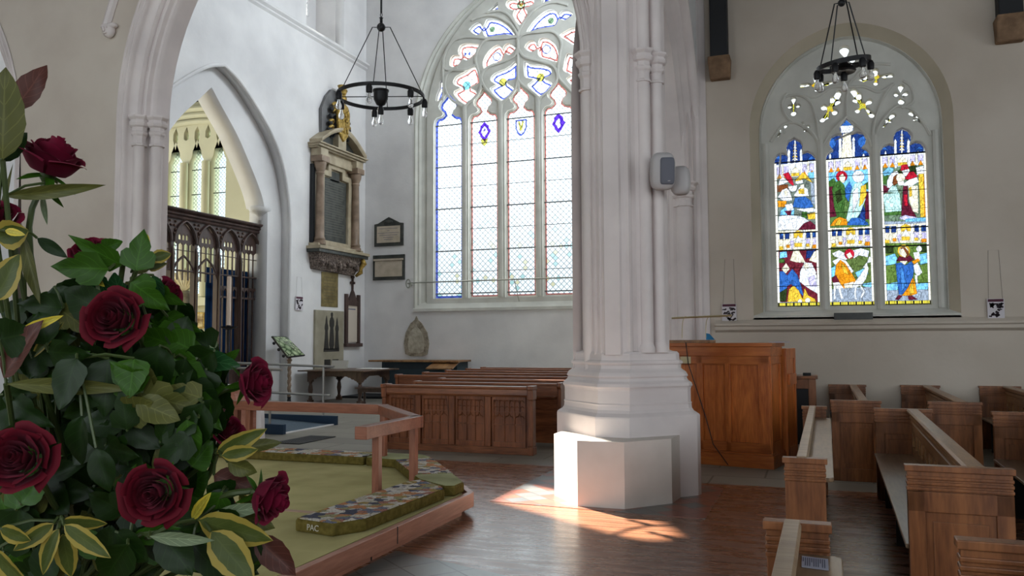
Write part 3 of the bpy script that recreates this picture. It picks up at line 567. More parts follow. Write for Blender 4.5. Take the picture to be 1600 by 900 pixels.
ART[1] = headart(1323,187,247,35,True)+[rect(SK,1288,262,1364,305),rect((86,116,62),1288,305,1366,356)]+topcan(1290.5,1358,244,6,20)+[
 (GN,[(1294,284),(1303,278),(1308,288),(1300,296),(1295,294)]),(GN,[(1350,288),(1360,282),(1362,296),(1352,296)]),(MR,[(1295,292),(1304,291),(1308,338),(1296,340)]),(MR,[(1351,300),(1362,298),(1364,342),(1352,343)]),
 circ(RD,1315,276,9),(CR,[(1311,276),(1316,271),(1321,277),(1319,286),(1312,285)]),circ(W_,1341,276,9.5),(GN,[(1300,296),(1304,285),(1312,282),(1319,289),(1322,300),(1318,328),(1324,346),(1309,345),(1303,322)]),(DG,[(1305,300),(1313,296),(1316,312),(1308,318)]),(BL,[(1320,296),(1327,284),(1331,292),(1326,316),(1321,308)]),
 (TL,[(1321,346),(1327,322),(1330,300),(1335,287),(1345,284),(1352,294),(1352,312),(1345,332),(1334,347)]),(W_,[(1332,300),(1340,292),(1342,312),(1332,335)]),(GD,[(1345,291),(1353,288),(1354,304),(1348,318),(1342,324)]),(DB,[(1334,350),(1343,336),(1349,320),(1352,330),(1352,351)]),(BL,[(1322,352),(1330,341),(1342,340),(1356,348),(1357,352)]),(OR,[(1297,353),(1304,343),(1312,339),(1323,343),(1324,352)]),(GD,[(1303,352),(1310,343),(1315,344),(1312,352)])]+canopy(1296,1361,353.5,3)+[
 rect((92,110,58),1292,386,1368,472),(W_,[(1330,392),(1345,388),(1358,392),(1356,402),(1342,399),(1334,404)]),(W_,[(1300,396),(1311,391),(1326,399),(1322,407),(1304,401)]),circ(RD,1327,397,8),(CR,[(1322,398),(1328,394),(1332,401),(1326,405)]),(SK,[(1297,420),(1306,414),(1307,430),(1298,434)]),(SK,[(1336,426),(1352,418),(1357,428),(1340,434)]),(W_,[(1300,408),(1310,403),(1322,408),(1334,424),(1324,432),(1312,422)]),
 (OR,[(1304,432),(1306,414),(1313,406),(1321,412),(1330,426),(1337,438),(1330,452),(1318,457),(1309,448)]),(GD,[(1314,412),(1320,416),(1326,430),(1318,426)]),(MR,[(1299,436),(1306,430),(1312,441),(1302,444)]),(W_,[(1301,442),(1311,441),(1322,456),(1336,440),(1345,428),(1353,416),(1357,420),(1353,436),(1346,446),(1330,452),(1304,452)]),(W_,[(1348,418),(1354,410),(1357,420)]),(W_,[(1360,410),(1362,404),(1358,400),(1354,412)]),
 (CR,[(1318,444),(1334,440),(1330,456),(1322,457)]),(GY,[(1298,452),(1362,448),(1366,472),(1298,472)]),(W_,[(1302,448),(1306,448),(1305,462),(1306,468),(1303,468)]),(W_,[(1309,448),(1313,450),(1316,462),(1318,467),(1314,467),(1311,458)]),(W_,[(1335,446),(1339,446),(1337,460),(1339,469),(1335,467)]),(W_,[(1342,444),(1348,450),(1352,456),(1347,466),(1344,465),(1348,456)]),(SK,[(1346,444),(1362,441),(1362,449),(1350,448)])]
ART[2] = headart(1409,202,241,34,False)+[rect((104,124,100),1372,258,1450,346)]+topcan(1374.5,1445.5,237.5,5,20)+[
 (SK,[(1378,270),(1388,261),(1396,264),(1394,272),(1382,275)]),(GN,[(1377,276),(1388,274),(1386,288),(1378,288)]),(DG,[(1402,268),(1410,262),(1432,258),(1432,272),(1420,284),(1408,274)]),(MR,[(1376,288),(1388,292),(1392,300),(1380,302)]),(W_,[(1386,282),(1393,270),(1402,267),(1406,275),(1398,286),(1390,294),(1386,293)]),(BR,[(1396,276),(1402,272),(1403,286),(1397,290),(1394,286)]),
 (RD,[(1407,267),(1408,258),(1418,257),(1420,264)]),(W_,[(1409,267),(1420,264),(1422,270),(1418,276),(1412,275)]),(RD,[(1413,280),(1421,268),(1427,268),(1434,276),(1420,281)]),(W_,[(1411,287),(1420,281),(1432,277),(1436,284),(1424,291),(1413,291)]),circ(CR,1407,278,7),(W_,[(1402,284),(1412,283),(1413,290),(1404,290)]),(TL,[(1386,300),(1393,291),(1400,290),(1404,302)]),(TL,[(1379,304),(1405,301),(1409,330),(1402,334),(1384,333)]),(GN,[(1380,332),(1408,330),(1408,336),(1381,337)]),
 (MR,[(1411,291),(1418,290),(1419,316),(1428,332),(1432,339),(1408,337)]),(RD,[(1412,304),(1417,304),(1418,322),(1413,322)]),(CR,[(1419,291),(1434,290),(1435,334),(1426,330),(1420,312)]),(GD,[(1420,294),(1424,292),(1425,306),(1421,308)]),(W_,[(1431,262),(1444,259),(1446,272),(1433,274)]),(GD,[(1435,272),(1446,271),(1448,340),(1438,339)]),(OR,[(1443,272),(1446,272),(1447,339),(1444,339)]),(LI,[(1404,341),(1414,336),(1434,340),(1418,346)]),(SK,[(1414,347),(1415,342),(1446,340),(1447,346)])]+canopy(1379,1450,348.5,2.5)+[
 rect((96,122,56),1376,380,1456,472),rect(DG,1378,384,1396,396),rect(DG,1438,382,1452,394),(SK,[(1380,402),(1398,396),(1402,404),(1400,412),(1382,416)]),(SK,[(1436,398),(1452,394),(1452,410),(1438,414)]),(SK,[(1384,444),(1404,440),(1402,454),(1386,454)]),(SK,[(1430,444),(1450,441),(1450,452),(1432,454)]),(GY,[(1382,454),(1454,452),(1454,470),(1382,470)]),(W_,[(1427,395),(1436,393),(1438,408),(1430,408)]),
 circ(GD,1412,392,10),circ(CR,1412,393,7.5),circ(W_,1436,389,4.5),(BR,[(1407,387),(1413,386),(1419,393),(1422,402),(1414,404)]),(CR,[(1406,391),(1411,388),(1417,398),(1414,403),(1409,400)]),(MR,[(1400,408),(1405,400),(1416,403),(1422,399),(1428,406),(1418,410)]),(OR,[(1424,409),(1434,404),(1438,407),(1428,413)]),(CR,[(1406,408),(1418,408),(1414,414),(1408,413)]),
 (BL,[(1399,412),(1408,410),(1414,415),(1424,408),(1428,414),(1427,430),(1422,446),(1412,460),(1404,460),(1402,440)]),((70,130,200),[(1406,420),(1410,418),(1416,446),(1409,456)]),(OR,[(1409,462),(1418,450),(1426,434),(1430,442),(1433,459),(1424,462)]),(GD,[(1420,452),(1426,440),(1428,458),(1422,460)]),(W_,[(1427,414),(1434,410),(1441,426),(1434,432),(1429,426)]),(W_,[(1429,430),(1433,430),(1434,444),(1431,444)]),(MR,[(1398,468),(1404,461),(1410,462),(1404,469)]),(MR,[(1418,463),(1425,462),(1434,468),(1420,469)])]
def inpoly(X, Y, pts):
    ins = np.zeros(X.shape, bool); n = len(pts)
    for i in range(n):
        x0, y0 = pts[i]; x1, y1 = pts[(i+1) % n]
        if y0 == y1: continue
        c = ((y0 > Y) != (y1 > Y)) & (X < (x1-x0)*(Y-y0)/(y1-y0)+x0); ins ^= c
    return ins
def stained_mat():
    t = NT('painted_stained_glass'); t.n.remove(t.b); at = t.a('ShaderNodeAttribute'); at.attribute_name = 'col'
    tr_ = t.a('ShaderNodeBsdfTransparent'); t.k(at.outputs['Color'], tr_.inputs[0]); t.k(tr_.outputs[0], t.out.inputs[0]); return t.m
M['stained'] = stained_mat()
def raster(name, outline, paint, cell, parent, yy=YG):
    """leaded glass: one mesh of tiny quarries, coloured piece by piece, lead between the pieces"""
    xs = [p[0] for p in outline]; zs_ = [p[1] for p in outline]; x0, x1, z0, z1 = min(xs), max(xs), min(zs_), max(zs_)
    nx, nz = max(2, int((x1-x0)/cell)), max(2, int((z1-z0)/cell)); gx = x0+(np.arange(nx)+.5)*(x1-x0)/nx; gz = z0+(np.arange(nz)+.5)*(z1-z0)/nz
    X, Z = np.meshgrid(gx, gz); mask = inpoly(X, Z, outline); ids, col = paint(X, Z)
    e = np.zeros(ids.shape, bool); e[:, 1:] |= ids[:, 1:] != ids[:, :-1]; e[1:, :] |= ids[1:, :] != ids[:-1, :]
    col = np.where(e[..., None], col*.3, col)
    vx = x0+np.arange(nx+1)*(x1-x0)/nx; vz = z0+np.arange(nz+1)*(z1-z0)/nz; VX, VZ = np.meshgrid(vx, vz)
    co = np.stack([VX, np.full(VX.shape, yy), VZ], -1).reshape(-1, 3); j, i = np.nonzero(mask); b = j*(nx+1)+i
    F = np.stack([b, b+1, b+nx+2, b+nx+1], -1); me = bpy.data.meshes.new(name)
    me.vertices.add(len(co)); me.vertices.foreach_set('co', co.ravel()); me.loops.add(F.size); me.loops.foreach_set('vertex_index', F.ravel().astype(np.int32))
    me.polygons.add(len(F)); me.polygons.foreach_set('loop_start', np.arange(0, F.size, 4).astype(np.int32)); me.update(calc_edges=True)
    a = me.attributes.new('col', 'FLOAT_COLOR', 'FACE'); cc = np.ones((len(F), 4)); cc[:, :3] = np.clip(col[j, i]*.55, 0, 1); a.data.foreach_set('color', cc.ravel())
    me.materials.append(M['stained']); o = bpy.data.objects.new(name, me); C.objects.link(o); o.parent = parent; return o
rng = np.random.RandomState(3)
def vor(X, Z, s, seed=0):
    r_ = np.random.RandomState(seed); ix, iz = np.floor(X/s).astype(int), np.floor(Z/s).astype(int); best = np.full(X.shape, 9e9); bid = np.zeros(X.shape, int)
    T_ = r_.rand(64, 64, 2)
    for dx in (-1,0,1):
        for dz in (-1,0,1):
            a, b = ix+dx, iz+dz; jx = T_[a % 64, b % 64]; d = ((a+jx[..., 0])*s-X)**2+((b+jx[..., 1])*s-Z)**2; m_ = d < best; best = np.where(m_, d, best); bid = np.where(m_, (a % 64)*64+b % 64, bid)
    return bid, r_.rand(4096)[bid]
def g2(c): return np.array([((x/255) if x/255 <= .04045 else 0)/12.92 if x/255 <= .04045 else ((x/255+.055)/1.055)**2.4 for x in c])
def painter(art, li):
    (a_, b_) = LX[li]
    def f(X, Z):
        ids = np.zeros(X.shape, int); col = np.zeros(X.shape+(3,)); col[:] = g2(GY)
        k = 0
        for c, pl in art:
            if pl is None: continue
            k += 1; m_ = inpoly(X, Z, [G(*q) for q in pl]); ids[m_] = k*1000; col[m_] = g2(c)
        b1, v1 = vor(X, Z, .055, li); _, v2 = vor(X, Z, .018, li+5)
        ids = ids+np.where(v1 > .72, b1 % 7, 0)
        lum = col.sum(-1, keepdims=True)
        b3, v3 = vor(X*2.6+.02*np.sin(Z*40), Z*.7, .03, li+9); col = col*(.86+.28*v1[..., None])*(.86+.26*v2[..., None])*np.where(v3 > .45, 1.08, .62+v3*.5)[..., None]
        edge = (X < a_+.03) | (X > b_-.03)                       # beaded pearl borders
        zz = np.floor(Z/.075).astype(int); bar = Z < G(1300, 472)[1]
        ids = np.where(edge & ~bar, 900000+zz, ids); col = np.where((edge & ~bar & (Z < 4.45))[..., None], g2((245,240,225)), col)
        # inscription band: gold letters on dark
        wz = np.floor((X-a_)/.023).astype(int); hh = (Z-zb); let = (((wz*7919+li*31) % 5) != 0) & (((X-a_)/.023 % 1) > .28) & (hh > .022) & (hh < .062)
        col = np.where(bar[..., None], np.where(let[..., None], g2((225,205,70)), g2((52,50,28))), col); ids = np.where(bar, 950000, ids)
        for t in range(30):                                    # saddle bars
            zz_ = 4.455-.288*t
            if zz_ > zb+.07: ids = np.where(Z > zz_, ids+7000000, ids); hv = abs(Z-zz_) < (.011 if t in (0,4,5,9) else .005); col = np.where((hv & (t % 1 == 0))[..., None], 0.005, col)
        return ids, col
    return f
cR = .57; outerR = [(-.90,1.93)]+arc(1.47, 1.60, 4.95, 16, cR)+[(2.04,1.93)]; innerR = [(-.67,2.02)]+arc(1.24, 1.36, 4.9, 16, cR)+[(1.81,2.02)]
struct(plate('wall_aisle', [(-1.95,0),(9.5,0),(9.5,9),(-1.95,9)], [outerR], .6, (0,YR,0), (1,0,0), (0,0,1), M['plaster_aisle']))
wn = thing('window_2', 'x', 'x'); del wn['label']; del wn['category']; wn['kind'] = 'structure'
reveal('window_reveal', [(outerR, YR), (shrink(outerR,innerR,.55), YR+.10), (shrink(outerR,innerR,.60), YR+.11)], M['splay'], wn)
reveal('window_reveal', [(shrink(outerR,innerR,.60), YR+.11), (shrink(outerR,innerR,.66), YR+.09), (shrink(outerR,innerR,.74), YR+.15), (shrink(outerR,innerR,.88), YR+.17), (shrink(outerR,innerR,.94), YR+.2), (shrink(outerR,innerR,1.03), YR+.26)], M['tracery'], wn)
FL = [((485,385),26,[(475,330,30),(430,400,20),(525,390,20),(480,415,14)],'r'), ((290,545),22,[(215,550,18),(245,545,15),(295,500,16),(300,575,14),(330,530,15),(365,545,14),(397,528,14)],'y'),
      ((675,492),24,[(668,460,18),(670,535,17),(725,492,17),(762,488,18),(605,488,13),(575,512,13),(597,520,13),(640,500,8)],'y'), ((383,690),26,[(436,600,22),(400,630,16),(437,650,18),(348,685,20),(415,715,20),(340,760,20),(370,748,13)],'y'),
      ((590,672),26,[(533,588,22),(568,608,17),(540,640,17),(630,650,19),(558,705,18),(620,700,14),(645,732,20)],'y'), ((160,678),9,[(160,635,18),(135,680,15),(188,675,15),(160,720,20)],'g'),
      ((826,605),11,[(826,560,20),(797,605,17),(856,600,17),(828,648,21)],'g'), ((92,828),8,[(110,800,15),(78,822,12),(98,840,11),(66,862,10)],'y'), ((236,815),8,[(215,790,15),(250,804,12),(232,828,12),(270,845,9)],'y'),
      ((748,768),8,[(775,735,17),(737,762,12),(760,772,12),(718,802,11)],'y'), ((918,752),8,[(888,722,17),(930,740,13),(908,760,12),(948,776,10)],'y')]
flo = []; U = G(1201, 100)[0]-G(1200, 100)[0]
for c, core, lobes, kd in FL:
    q = lambda u, v: G(1200+u/4, v/4); k = U/4
    cc = q(*c); lb = [q(u, v)+(r_*k*1.2,) for u, v, r_ in lobes]; flo.append((lobed(cc[0], cc[1], core*k, lb), cc, core*k, lb, kd))
def flop(cc, core, lb, kd):
    def f(X, Z):
        ids = np.zeros(X.shape, int); col = np.zeros(X.shape+(3,))
        m_ = (X-cc[0])**2+(Z-cc[1])**2 < (core*1.1)**2; b1, v1 = vor(X, Z, .022, 9)
        base = {'r': (200,50,70), 'y': (215,200,60), 'g': (70,110,70)}[kd]; col[m_] = g2(base); col = np.where((m_ & (v1 > .7) & (kd != 'g'))[..., None], g2((235,170,40)), col); ids[m_] = 50+b1[m_] % 5
        for i, (a, b, r_) in enumerate(lb):
            m2 = (X-a)**2+(Z-b)**2 < (r_*.88)**2; col[m2] = g2((240,242,238)); ids[m2] = 100+i
            ms = (abs((X-cc[0])*(b-cc[1])-(Z-cc[1])*(a-cc[0]))/math.hypot(a-cc[0], b-cc[1]) < .006) & ((X-cc[0])*(a-cc[0])+(Z-cc[1])*(b-cc[1]) > 0) & ((X-a)**2+(Z-b)**2 > (r_*.8)**2); col[ms & ~m2] = g2((200,190,70))
        return ids, col
    return f
plate('window_tracery', offset(innerR, -.05), [offset(h, -.022) for h in lightsR]+[offset(f[0], -.003) for f in flo], .09, (0,YR+.14,0), (1,0,0), (0,0,1), M['tracery'], wn, bevel=.02)
plate('window_tracery', offset(innerR, -.05), lightsR+[f[0] for f in flo], .10, (0,YR+.22,0), (1,0,0), (0,0,1), M['tracery'], wn)
for i in range(3): raster('stained_light', lightsR[i], painter(ART[i], i), .0052, wn)
for ol, cc, core, lb, kd in flo: raster('stained_light', ol, flop(cc, core, lb, kd), .005, wn)
for x in (.171,.962,-.66,1.80): mb = MB(); mb.tube([(x,YR+.12,2.05),(x,YR+.12,4.75)], .045, 6, sx=.8); mb.build('window_mullion', M['tracery'], wn, smooth=True)
def ribR(L): mb = MB(); mb.tube([(G(1200+u/4, v/4)[0], YR+.13, G(1200+u/4, v/4)[1]) for u, v in smoothpts(L, 4)], .026, 6); mb.build('window_rib', M['tracery'], wn, smooth=True)
for L in ([(325,950),(290,860),(200,790),(150,780),(90,800),(20,900)],[(325,950),(310,800),(270,660),(200,610),(100,620)],[(325,950),(400,830),(490,740)],[(650,930),(590,830),(490,740)],[(650,930),(690,800),(780,690),(830,680),(900,700),(970,790),(1010,860)],[(650,930),(660,780),(720,620),(760,560)],
          [(490,740),(488,640),(490,560),(420,480),(340,440)],[(490,560),(560,480),(640,420),(760,420)],[(160,780),(110,730),(90,660),(120,600)],[(830,690),(900,650),(890,560),(840,520)],[(200,610),(300,620),(400,560),(490,560)],[(490,560),(600,560),(690,590),(780,540)]): ribR(L)
mb = MB(); mb.hexa([(-.9,YR-.0,1.9),(2.04,YR-.0,1.9),(2.04,YR+.25,1.9),(-.9,YR+.25,1.9),(-.9,YR-.0,1.96),(2.04,YR-.0,1.96),(2.04,YR+.25,2.1),(-.9,YR+.25,2.1)]); mb.build('window_sill', M['tracery'], wn)
tr = MB(); tr.extr([(-1.5,YR,1.70),(-1.5,YR-.07,1.74),(-1.5,YR-.07,1.79),(-1.5,YR-.10,1.81),(-1.5,YR-.10,1.84),(-1.5,YR,1.90)], (11,0,0)); struct(tr.build('trim_5', M['plaster_aisle'], origin=False))
# roof posts on corbels
for (x0, x1, z0, z1) in ((1111,1138,94,125),(1558,1597,30,67)):
    a = P(x0, z0, Y=YR-.12); b = P(x1, z0, Y=YR-.12); c = P(x0, z1, Y=YR-.12)
    mb = MB(); mb.box(a.x, b.x, YR-.26, YR, a.z, 8.9); o = mb.build('trim_post', M['dark'], bevel=.02); struct(o)
    mb = MB(); m_ = (a.x+b.x)/2; w2 = (b.x-a.x)/2+.04; mb.hexa([(m_-w2*.9,YR-.16,c.z),(m_+w2*.95,YR-.16,c.z),(m_+w2*.9,YR,c.z),(m_-w2*.9,YR,c.z),(m_-w2,YR-.33,a.z),(m_+w2,YR-.33,a.z),(m_+w2,YR,a.z),(m_-w2,YR,a.z)]); struct(mb.build('trim_corbel', noisy('brown_corbel_stone',(110,88,68),(146,118,92),5,.9,.4,14,dist=.02), bevel=.02))

# ================================================================ PIERS AND ARCHES
def sweep(name, prof, axis, base, sgn, jamb0, half, R_, zs_, c, mat, zfloor=0, left=True, right=True, n=18):
    """moulding profile [(o, d)]: o outward from the opening edge, d depth behind the front plane; runs up the jamb, over the two-centred arch and down"""
    ang = math.acos((R_-half)/R_); path = []
    if left: path.append((-half, zfloor, -1, 0))
    for i in range(n+1):
        t = ang*i/n; path.append((-half+R_-R_*math.cos(t), zs_+R_*math.sin(t), -math.cos(t), math.sin(t)))
    top = path[-1]
    path += [(-a, z, -na, nz) for a, z, na, nz in path[-1 if False else -2::-1]] if right else []
    if right and not left: pass
    rings = []
    for a, z, na, nz in path:
        if abs(a) < 1e-6 : k = 1/max(.3, nz) ; rings.append([(0, z+o*k, d) for o, d in prof])
        else: rings.append([(a+na*o, z+nz*o, d) for o, d in prof])
    mb = MB()
    if axis == 'X': mb.loft([[(c+a, base+sgn*d, z) for a, z, d in r] for r in rings], False, False)
    else: mb.loft([[(base+sgn*d, c+a, z) for a, z, d in r] for r in rings], False, False)
    return mb.build(name, mat, origin=False, smooth=True)
def roll(o, d, r, n=6, a0=0, a1=180): return [(o+r*math.cos(R(a0+(a1-a0)*i/n)), d+r*math.sin(R(a0+(a1-a0)*i/n))) for i in range(n+1)]
# chancel arch: opening edge X -8.07 .. -2.37 at the back order (Y 8.68)
prof = [(.58,-.02),(.55,-.02),(.53,.01),(.50,.05),(.47,.045),(.45,-.0),(.43,.0),(.40,.05),(.40,.10),(.36,.17),(.30,.20),(.265,.20),(.25,.235),(.235,.20+.07),(.235,.30),(.20,.31),(.185,.27),(.155,.25),(.12,.27),(.11,.30),(.095,.36),(.075,.37),(.06,.345),(.03,.35),(.0,.39),(-.015,.44),(-.015,.72),(0,.76),(.58,1.1)]
prof = [(o*.69 if o > 0 else o*.5, d*.62 if d < .7 else .5) for o, d in prof[:-1]]+[(.40,.5)]
aw = 2.94; cc = -5.24
struct(sweep('pier_chancel_arch', prof, 'X', YC, 1, 0, aw, 3.35, 4.55, cc, M['stone'], 0))
apts = [(cc-aw-.37,0)]+[(cc+a, z) for a, z in arc(aw+.37, 3.72, 4.55, 16)]+[(cc+aw+.37,0)]
struct(plate('wall_chancel', [(-10.05,0),(cc-aw-.37,0)]+apts[1:-1]+[(cc+aw+.37,0),(-1.9,0),(-1.9,10.3),(-10.05,10.3)], [], .5, (0,YC-.0,0), (1,0,0), (0,0,1), M['plaster_warm']))
struct(MB().box(-13.3,-1.9,YC+.06,YC+.5,10.2,14.4).build('wall_chancel', M['plaster'], origin=False))
# responds' capitals on the inner order
def capital(name, cx, cy, r, z0, z1, n=8, rot=22.5, mat=None, sx=1, sy=1):
    h = z1-z0; pr_ = [(r*1.0,z0-.32*h),(r*1.28,z0-.31*h),(r*1.3,z0-.24*h),(r*1.02,z0-.2*h),(r*1.0,z0),(r*1.08,z0+.12*h),(r*1.32,z0+.20*h),(r*1.4,z0+.30*h),(r*1.16,z0+.34*h),(r*1.22,z0+.5*h),(r*1.55,z0+.56*h),(r*1.7,z0+.66*h),(r*1.72,z0+.73*h),(r*1.45,z0+.75*h),(r*1.5,z0+.82*h),(r*1.85,z0+.92*h),(r*1.9,z0+.96*h),(r*1.9,z1),(r*.9,z1+.02)]
    mb = MB(); mb.lathe(pr_, cx, cy, n, R(rot), sx, sy); return struct(mb.build(name, mat or M['stone'], origin=False))
for (x, y, r, z0, z1) in ((-8.29,8.30,.08,4.26,4.56),(-8.11,8.42,.08,4.26,4.56),(-2.22,8.43,.08,4.36,4.68)):
    capital('pier_capital', x, y, r, z0, z1); mb = MB(); mb.lathe([(r*.92,0),(r*.92,z0+.1)], x, y, 16); struct(mb.build('pier_shaft', M['stone'], origin=False, smooth=True))
# hood moulding of the chancel arch ending on a carved head
hd = [(cc+a, z) for a, z in arc(aw+.80, 4.15, 4.55, 24)]; hd = [p for p in hd if p[1] > 5.74]
mb = MB(); mb.tube([(x, YC-.02, z) for x, z in hd], .06, 8); struct(mb.build('trim_6', M['stone'], origin=False, smooth=True))
hp = P(170, 48, Y=YC-.06); mb = MB(); mb.ball(hp, .085, 12, 10, (1,.9,1.15)); mb.ball(hp+Vector((-.06,.0,.06)), .06, 10, 6, (1.2,1,.6)); mb.ball(hp+Vector((.06,.0,.06)), .06, 10, 6, (1.2,1,.6)); mb.ball(hp+Vector((0,-.085,-.01)), .02, 8, 6, (.8,1,1.6)); mb.ball(hp+Vector((0,-.07,-.05)), .022, 8, 6, (1.4,.8,.5))
for s_ in (-1,1): mb.ball(hp+Vector((s_*.03,-.075,.02)), .014, 8, 6)
struct(mb.build('trim_carved_head', M['stone'], smooth=2))
# wall west of it and the neighbouring arch at the picture's left edge
struct(sweep('pier_side_arch', prof, 'X', YC, 1, 0, 1.45, 3.0, 4.4, -12.16, M['stone'], 0))
struct(plate('wall_chancel', [(-13.6,4.3)]+[(-12.16+a, z) for a, z in arc(1.84, 3.39, 4.4, 18)]+[(-10.05,0),(-10.05,10.3),(-13.6,10.3)], [], .5, (0,YC-.0,0), (1,0,0), (0,0,1), M['plaster_warm']))
# centre pier: moulded diamond plan, shafts, capitals, moulded base, plinth
PCX, PCY = -1.9, 8.65
half = [(-.10,-.49),(.06,-.49),(.075,-.455),(.11,-.43),(.15,-.44),(.165,-.415),(.165,-.36),(.20,-.325),(.24,-.33),(.245,-.29),(.25,-.25),(.33,-.20),(.36,-.17),(.365,-.12),(.42,-.09),(.455,-.05),(.47,0)]
pl = [(PCX+x, PCY+y) for x, y in half]+[(PCX+x, PCY-y) for x, y in half[-2::-1]]
lf = [(-.10,-.49),(-.115,-.46),(-.14,-.44),(-.155,-.45),(-.17,-.44),(-.18,-.40),(-.21,-.37),(-.225,-.38),(-.245,-.37),(-.26,-.31),(-.30,-.27),(-.33,-.22),(-.38,-.16),(-.42,-.1),(-.455,-.05),(-.47,0)]
pl += [(PCX+x, PCY-y) for x, y in lf[1:]]+[(PCX+x, PCY+y) for x, y in lf[-2:0:-1]]
pl2 = []
for p in pl:
    if not pl2 or math.dist(p, pl2[-1]) > 1e-4: pl2.append(p)
struct(MB().prism(pl2, 1.44, 10.2).build('pier_centre', M['stone'], origin=False))
def shaft(x, y, r, z0, z1, cz0, cz1):
    mb = MB(); mb.lathe([(r*1.25,z0),(r*1.3,z0+.05),(r*1.05,z0+.09),(r,z0+.12),(r,z1)], x, y, 16); struct(mb.build('pier_shaft', M['stone'], origin=False, smooth=True)); capital('pier_capital', x, y, r, cz0, cz1)
shaft(-1.615, 8.375, .068, 1.46, 10.1, 4.36, 4.62); shaft(-1.50, 8.50, .068, 1.46, 10.1, 4.36, 4.60)
def octo(h, t):   # diamond of half diagonal h with front corner cut t
    return [(PCX-h,PCY+.02),(PCX-h+.02,PCY-.06),(PCX-t,PCY-h+t*.72),(PCX+t,PCY-h+t*.72),(PCX+h-.02,PCY-.06),(PCX+h,PCY+.02),(PCX+h-.02,PCY+.10),(PCX+t,PCY+h-t*.72),(PCX-t,PCY+h-t*.72),(PCX-h+.02,PCY+.10)]
bp = [(1.50,.44),(1.475,.50),(1.47,.545),(1.45,.565),(1.385,.57),(1.375,.595),(1.36,.605),(1.345,.60),(1.335,.585),(1.30,.585),(1.285,.60),(1.26,.635),(1.235,.65),(1.22,.655),(1.205,.64),(1.175,.655),(1.15,.69),(1.12,.70),(1.10,.685),(1.08,.68),(.955,.68),(.945,.69),(.93,.685),(.89,.69),(.86,.71),(.835,.75),(.825,.765),(.81,.77),(0,.77)]
mb = MB(); mb.loft([[(x, y, z) for x, y in octo(h, .13+.04*(h-.44)/.3)] for z, h in bp]); struct(mb.build('pier_base', M['stone'], origin=False))
M['pedestal'] = noisy('painted_pedestal', (205,198,190), (222,215,208), 1.5, .6, .12, 20)
struct(MB().prism([(-2.54,8.12),(-2.165,7.665),(-1.71,7.675),(-1.335,8.09),(-1.30,8.5),(-1.3,8.9),(-2.54,8.9)], 0, .63).build('pier_pedestal', M['pedestal'], origin=False))
# aisle arch from the centre pier to the respond on the aisle wall
ac, ah = 11.2, 2.15
struct(sweep('pier_aisle_arch', [(.5,-.28),(.46,-.28),(.43,-.24),(.40,-.26),(.37,-.22),(.36,-.16),(.30,-.13),(.26,-.15),(.23,-.11),(.2,-.06),(.14,-.04),(.10,-.06),(.06,-.02),(.0,.0),(0,.25),(.5,.5)], 'Y', -1.95, -1, 0, ah, 2.9, 3.95, ac, M['stone'], 0))
am = [(ac-ah-.4,0)]+[(ac+a, z) for a, z in arc(ah+.4, 3.3, 3.95, 16)]+[(ac+ah+.4,0)]
struct(plate('wall_arcade', [(YC+.5,0),(ac-ah-.38,0)]+am[1:-1]+[(YR,0),(YR,14.2),(YC+.5,14.2)] if False else [(YC+.5,4)]+am[1:-1]+[(YR,4),(YR,14.2),(YC+.5,14.2)], [], .45, (-1.7,0,0), (0,1,0), (0,0,1), M['plaster']))
capital('pier_capital', -1.93, 13.28, .13, 3.82, 4.12); mb = MB(); mb.lathe([(.125,0),(.125,3.9)], -1.93, 13.28, 16); struct(mb.build('pier_shaft', M['stone'], origin=False, smooth=True))
mb = MB(); mb.prism([(-2.3,13.6),(-2.28,13.42),(-2.18,13.40),(-2.16,13.3),(-2.10,13.26),(-1.9,13.26),(-1.87,13.30),(-1.84,13.28),(-1.82,13.34),(-1.80,13.38),(-1.775,13.36),(-1.76,13.42),(-1.74,13.46),(-1.69,13.46),(-1.66,13.5),(-1.58,13.56),(-1.58,13.6)], 0, 9); struct(mb.build('pier_respond', M['stone'], origin=False))

# ================================================================ PLATFORM, RAIL, KNEELERS
dais = thing('sanctuary_platform', 'low olive carpeted platform with pink-brown oak edge boards in the foreground', 'platform', (-5.5, 6.5, 0))
plan = [(-3.06,2.2),(-3.06,6.95),(-4.25,8.55),(-7.75,8.55),(-7.95,8.1),(-9.2,8.1),(-9.2,2.2)]
MB().prism(plan, .004, .175).build('riser', M['board'], dais)
def edge(a, b, z0, z1, w=.06):
    mb = MB(); mb.beam((a[0],a[1],(z0+z1)/2), (b[0],b[1],(z0+z1)/2), w, z1-z0); return mb
e0 = [(-3.0,2.2),(-3.0,7.02),(-4.22,8.64),(-7.75,8.64)]
for a, b in zip(e0, e0[1:]): edge(a, b, .075, .205).build('edge_board', M['board'], dais, bevel=.004)
for y in (4.05, 5.55): MB().box(-2.975,-2.966,y-.004,y+.004,.08,.205).build('board_joint', M['dark'], dais)
MB().box(-3.052,-3.046,5.3,5.31,.01,.075).build('board_joint', M['dark'], dais)
MB().prism([(-3.05,2.2),(-3.05,6.95),(-4.25,8.56),(-7.75,8.56),(-7.95,8.1),(-9.2,8.1),(-9.2,2.2)], .175, .200).build('carpet', M['carpet'], dais)
MB().box(-9.0,-3.3,5.76,5.82,.2,.206).build('seam_strip', M['seam'], dais)
RZ = .87
ar = thing('altar_rail', 'red-brown oak altar rail turning a corner on square posts above the carpeted platform', 'rail', (-4.6, 7.4, .2))
segs = [((-3.63,6.12),(-3.63,7.2)),((-3.60,7.12),(-4.62,8.28)),((-4.58,8.30),(-7.6,8.36))]
for k, (a, b) in enumerate(segs):
    mb = MB(); mb.beam((a[0],a[1],RZ-.055), (b[0],b[1],RZ-.055), .115, .11); mb.build('top_rail', M['rail'], ar, bevel=.006)
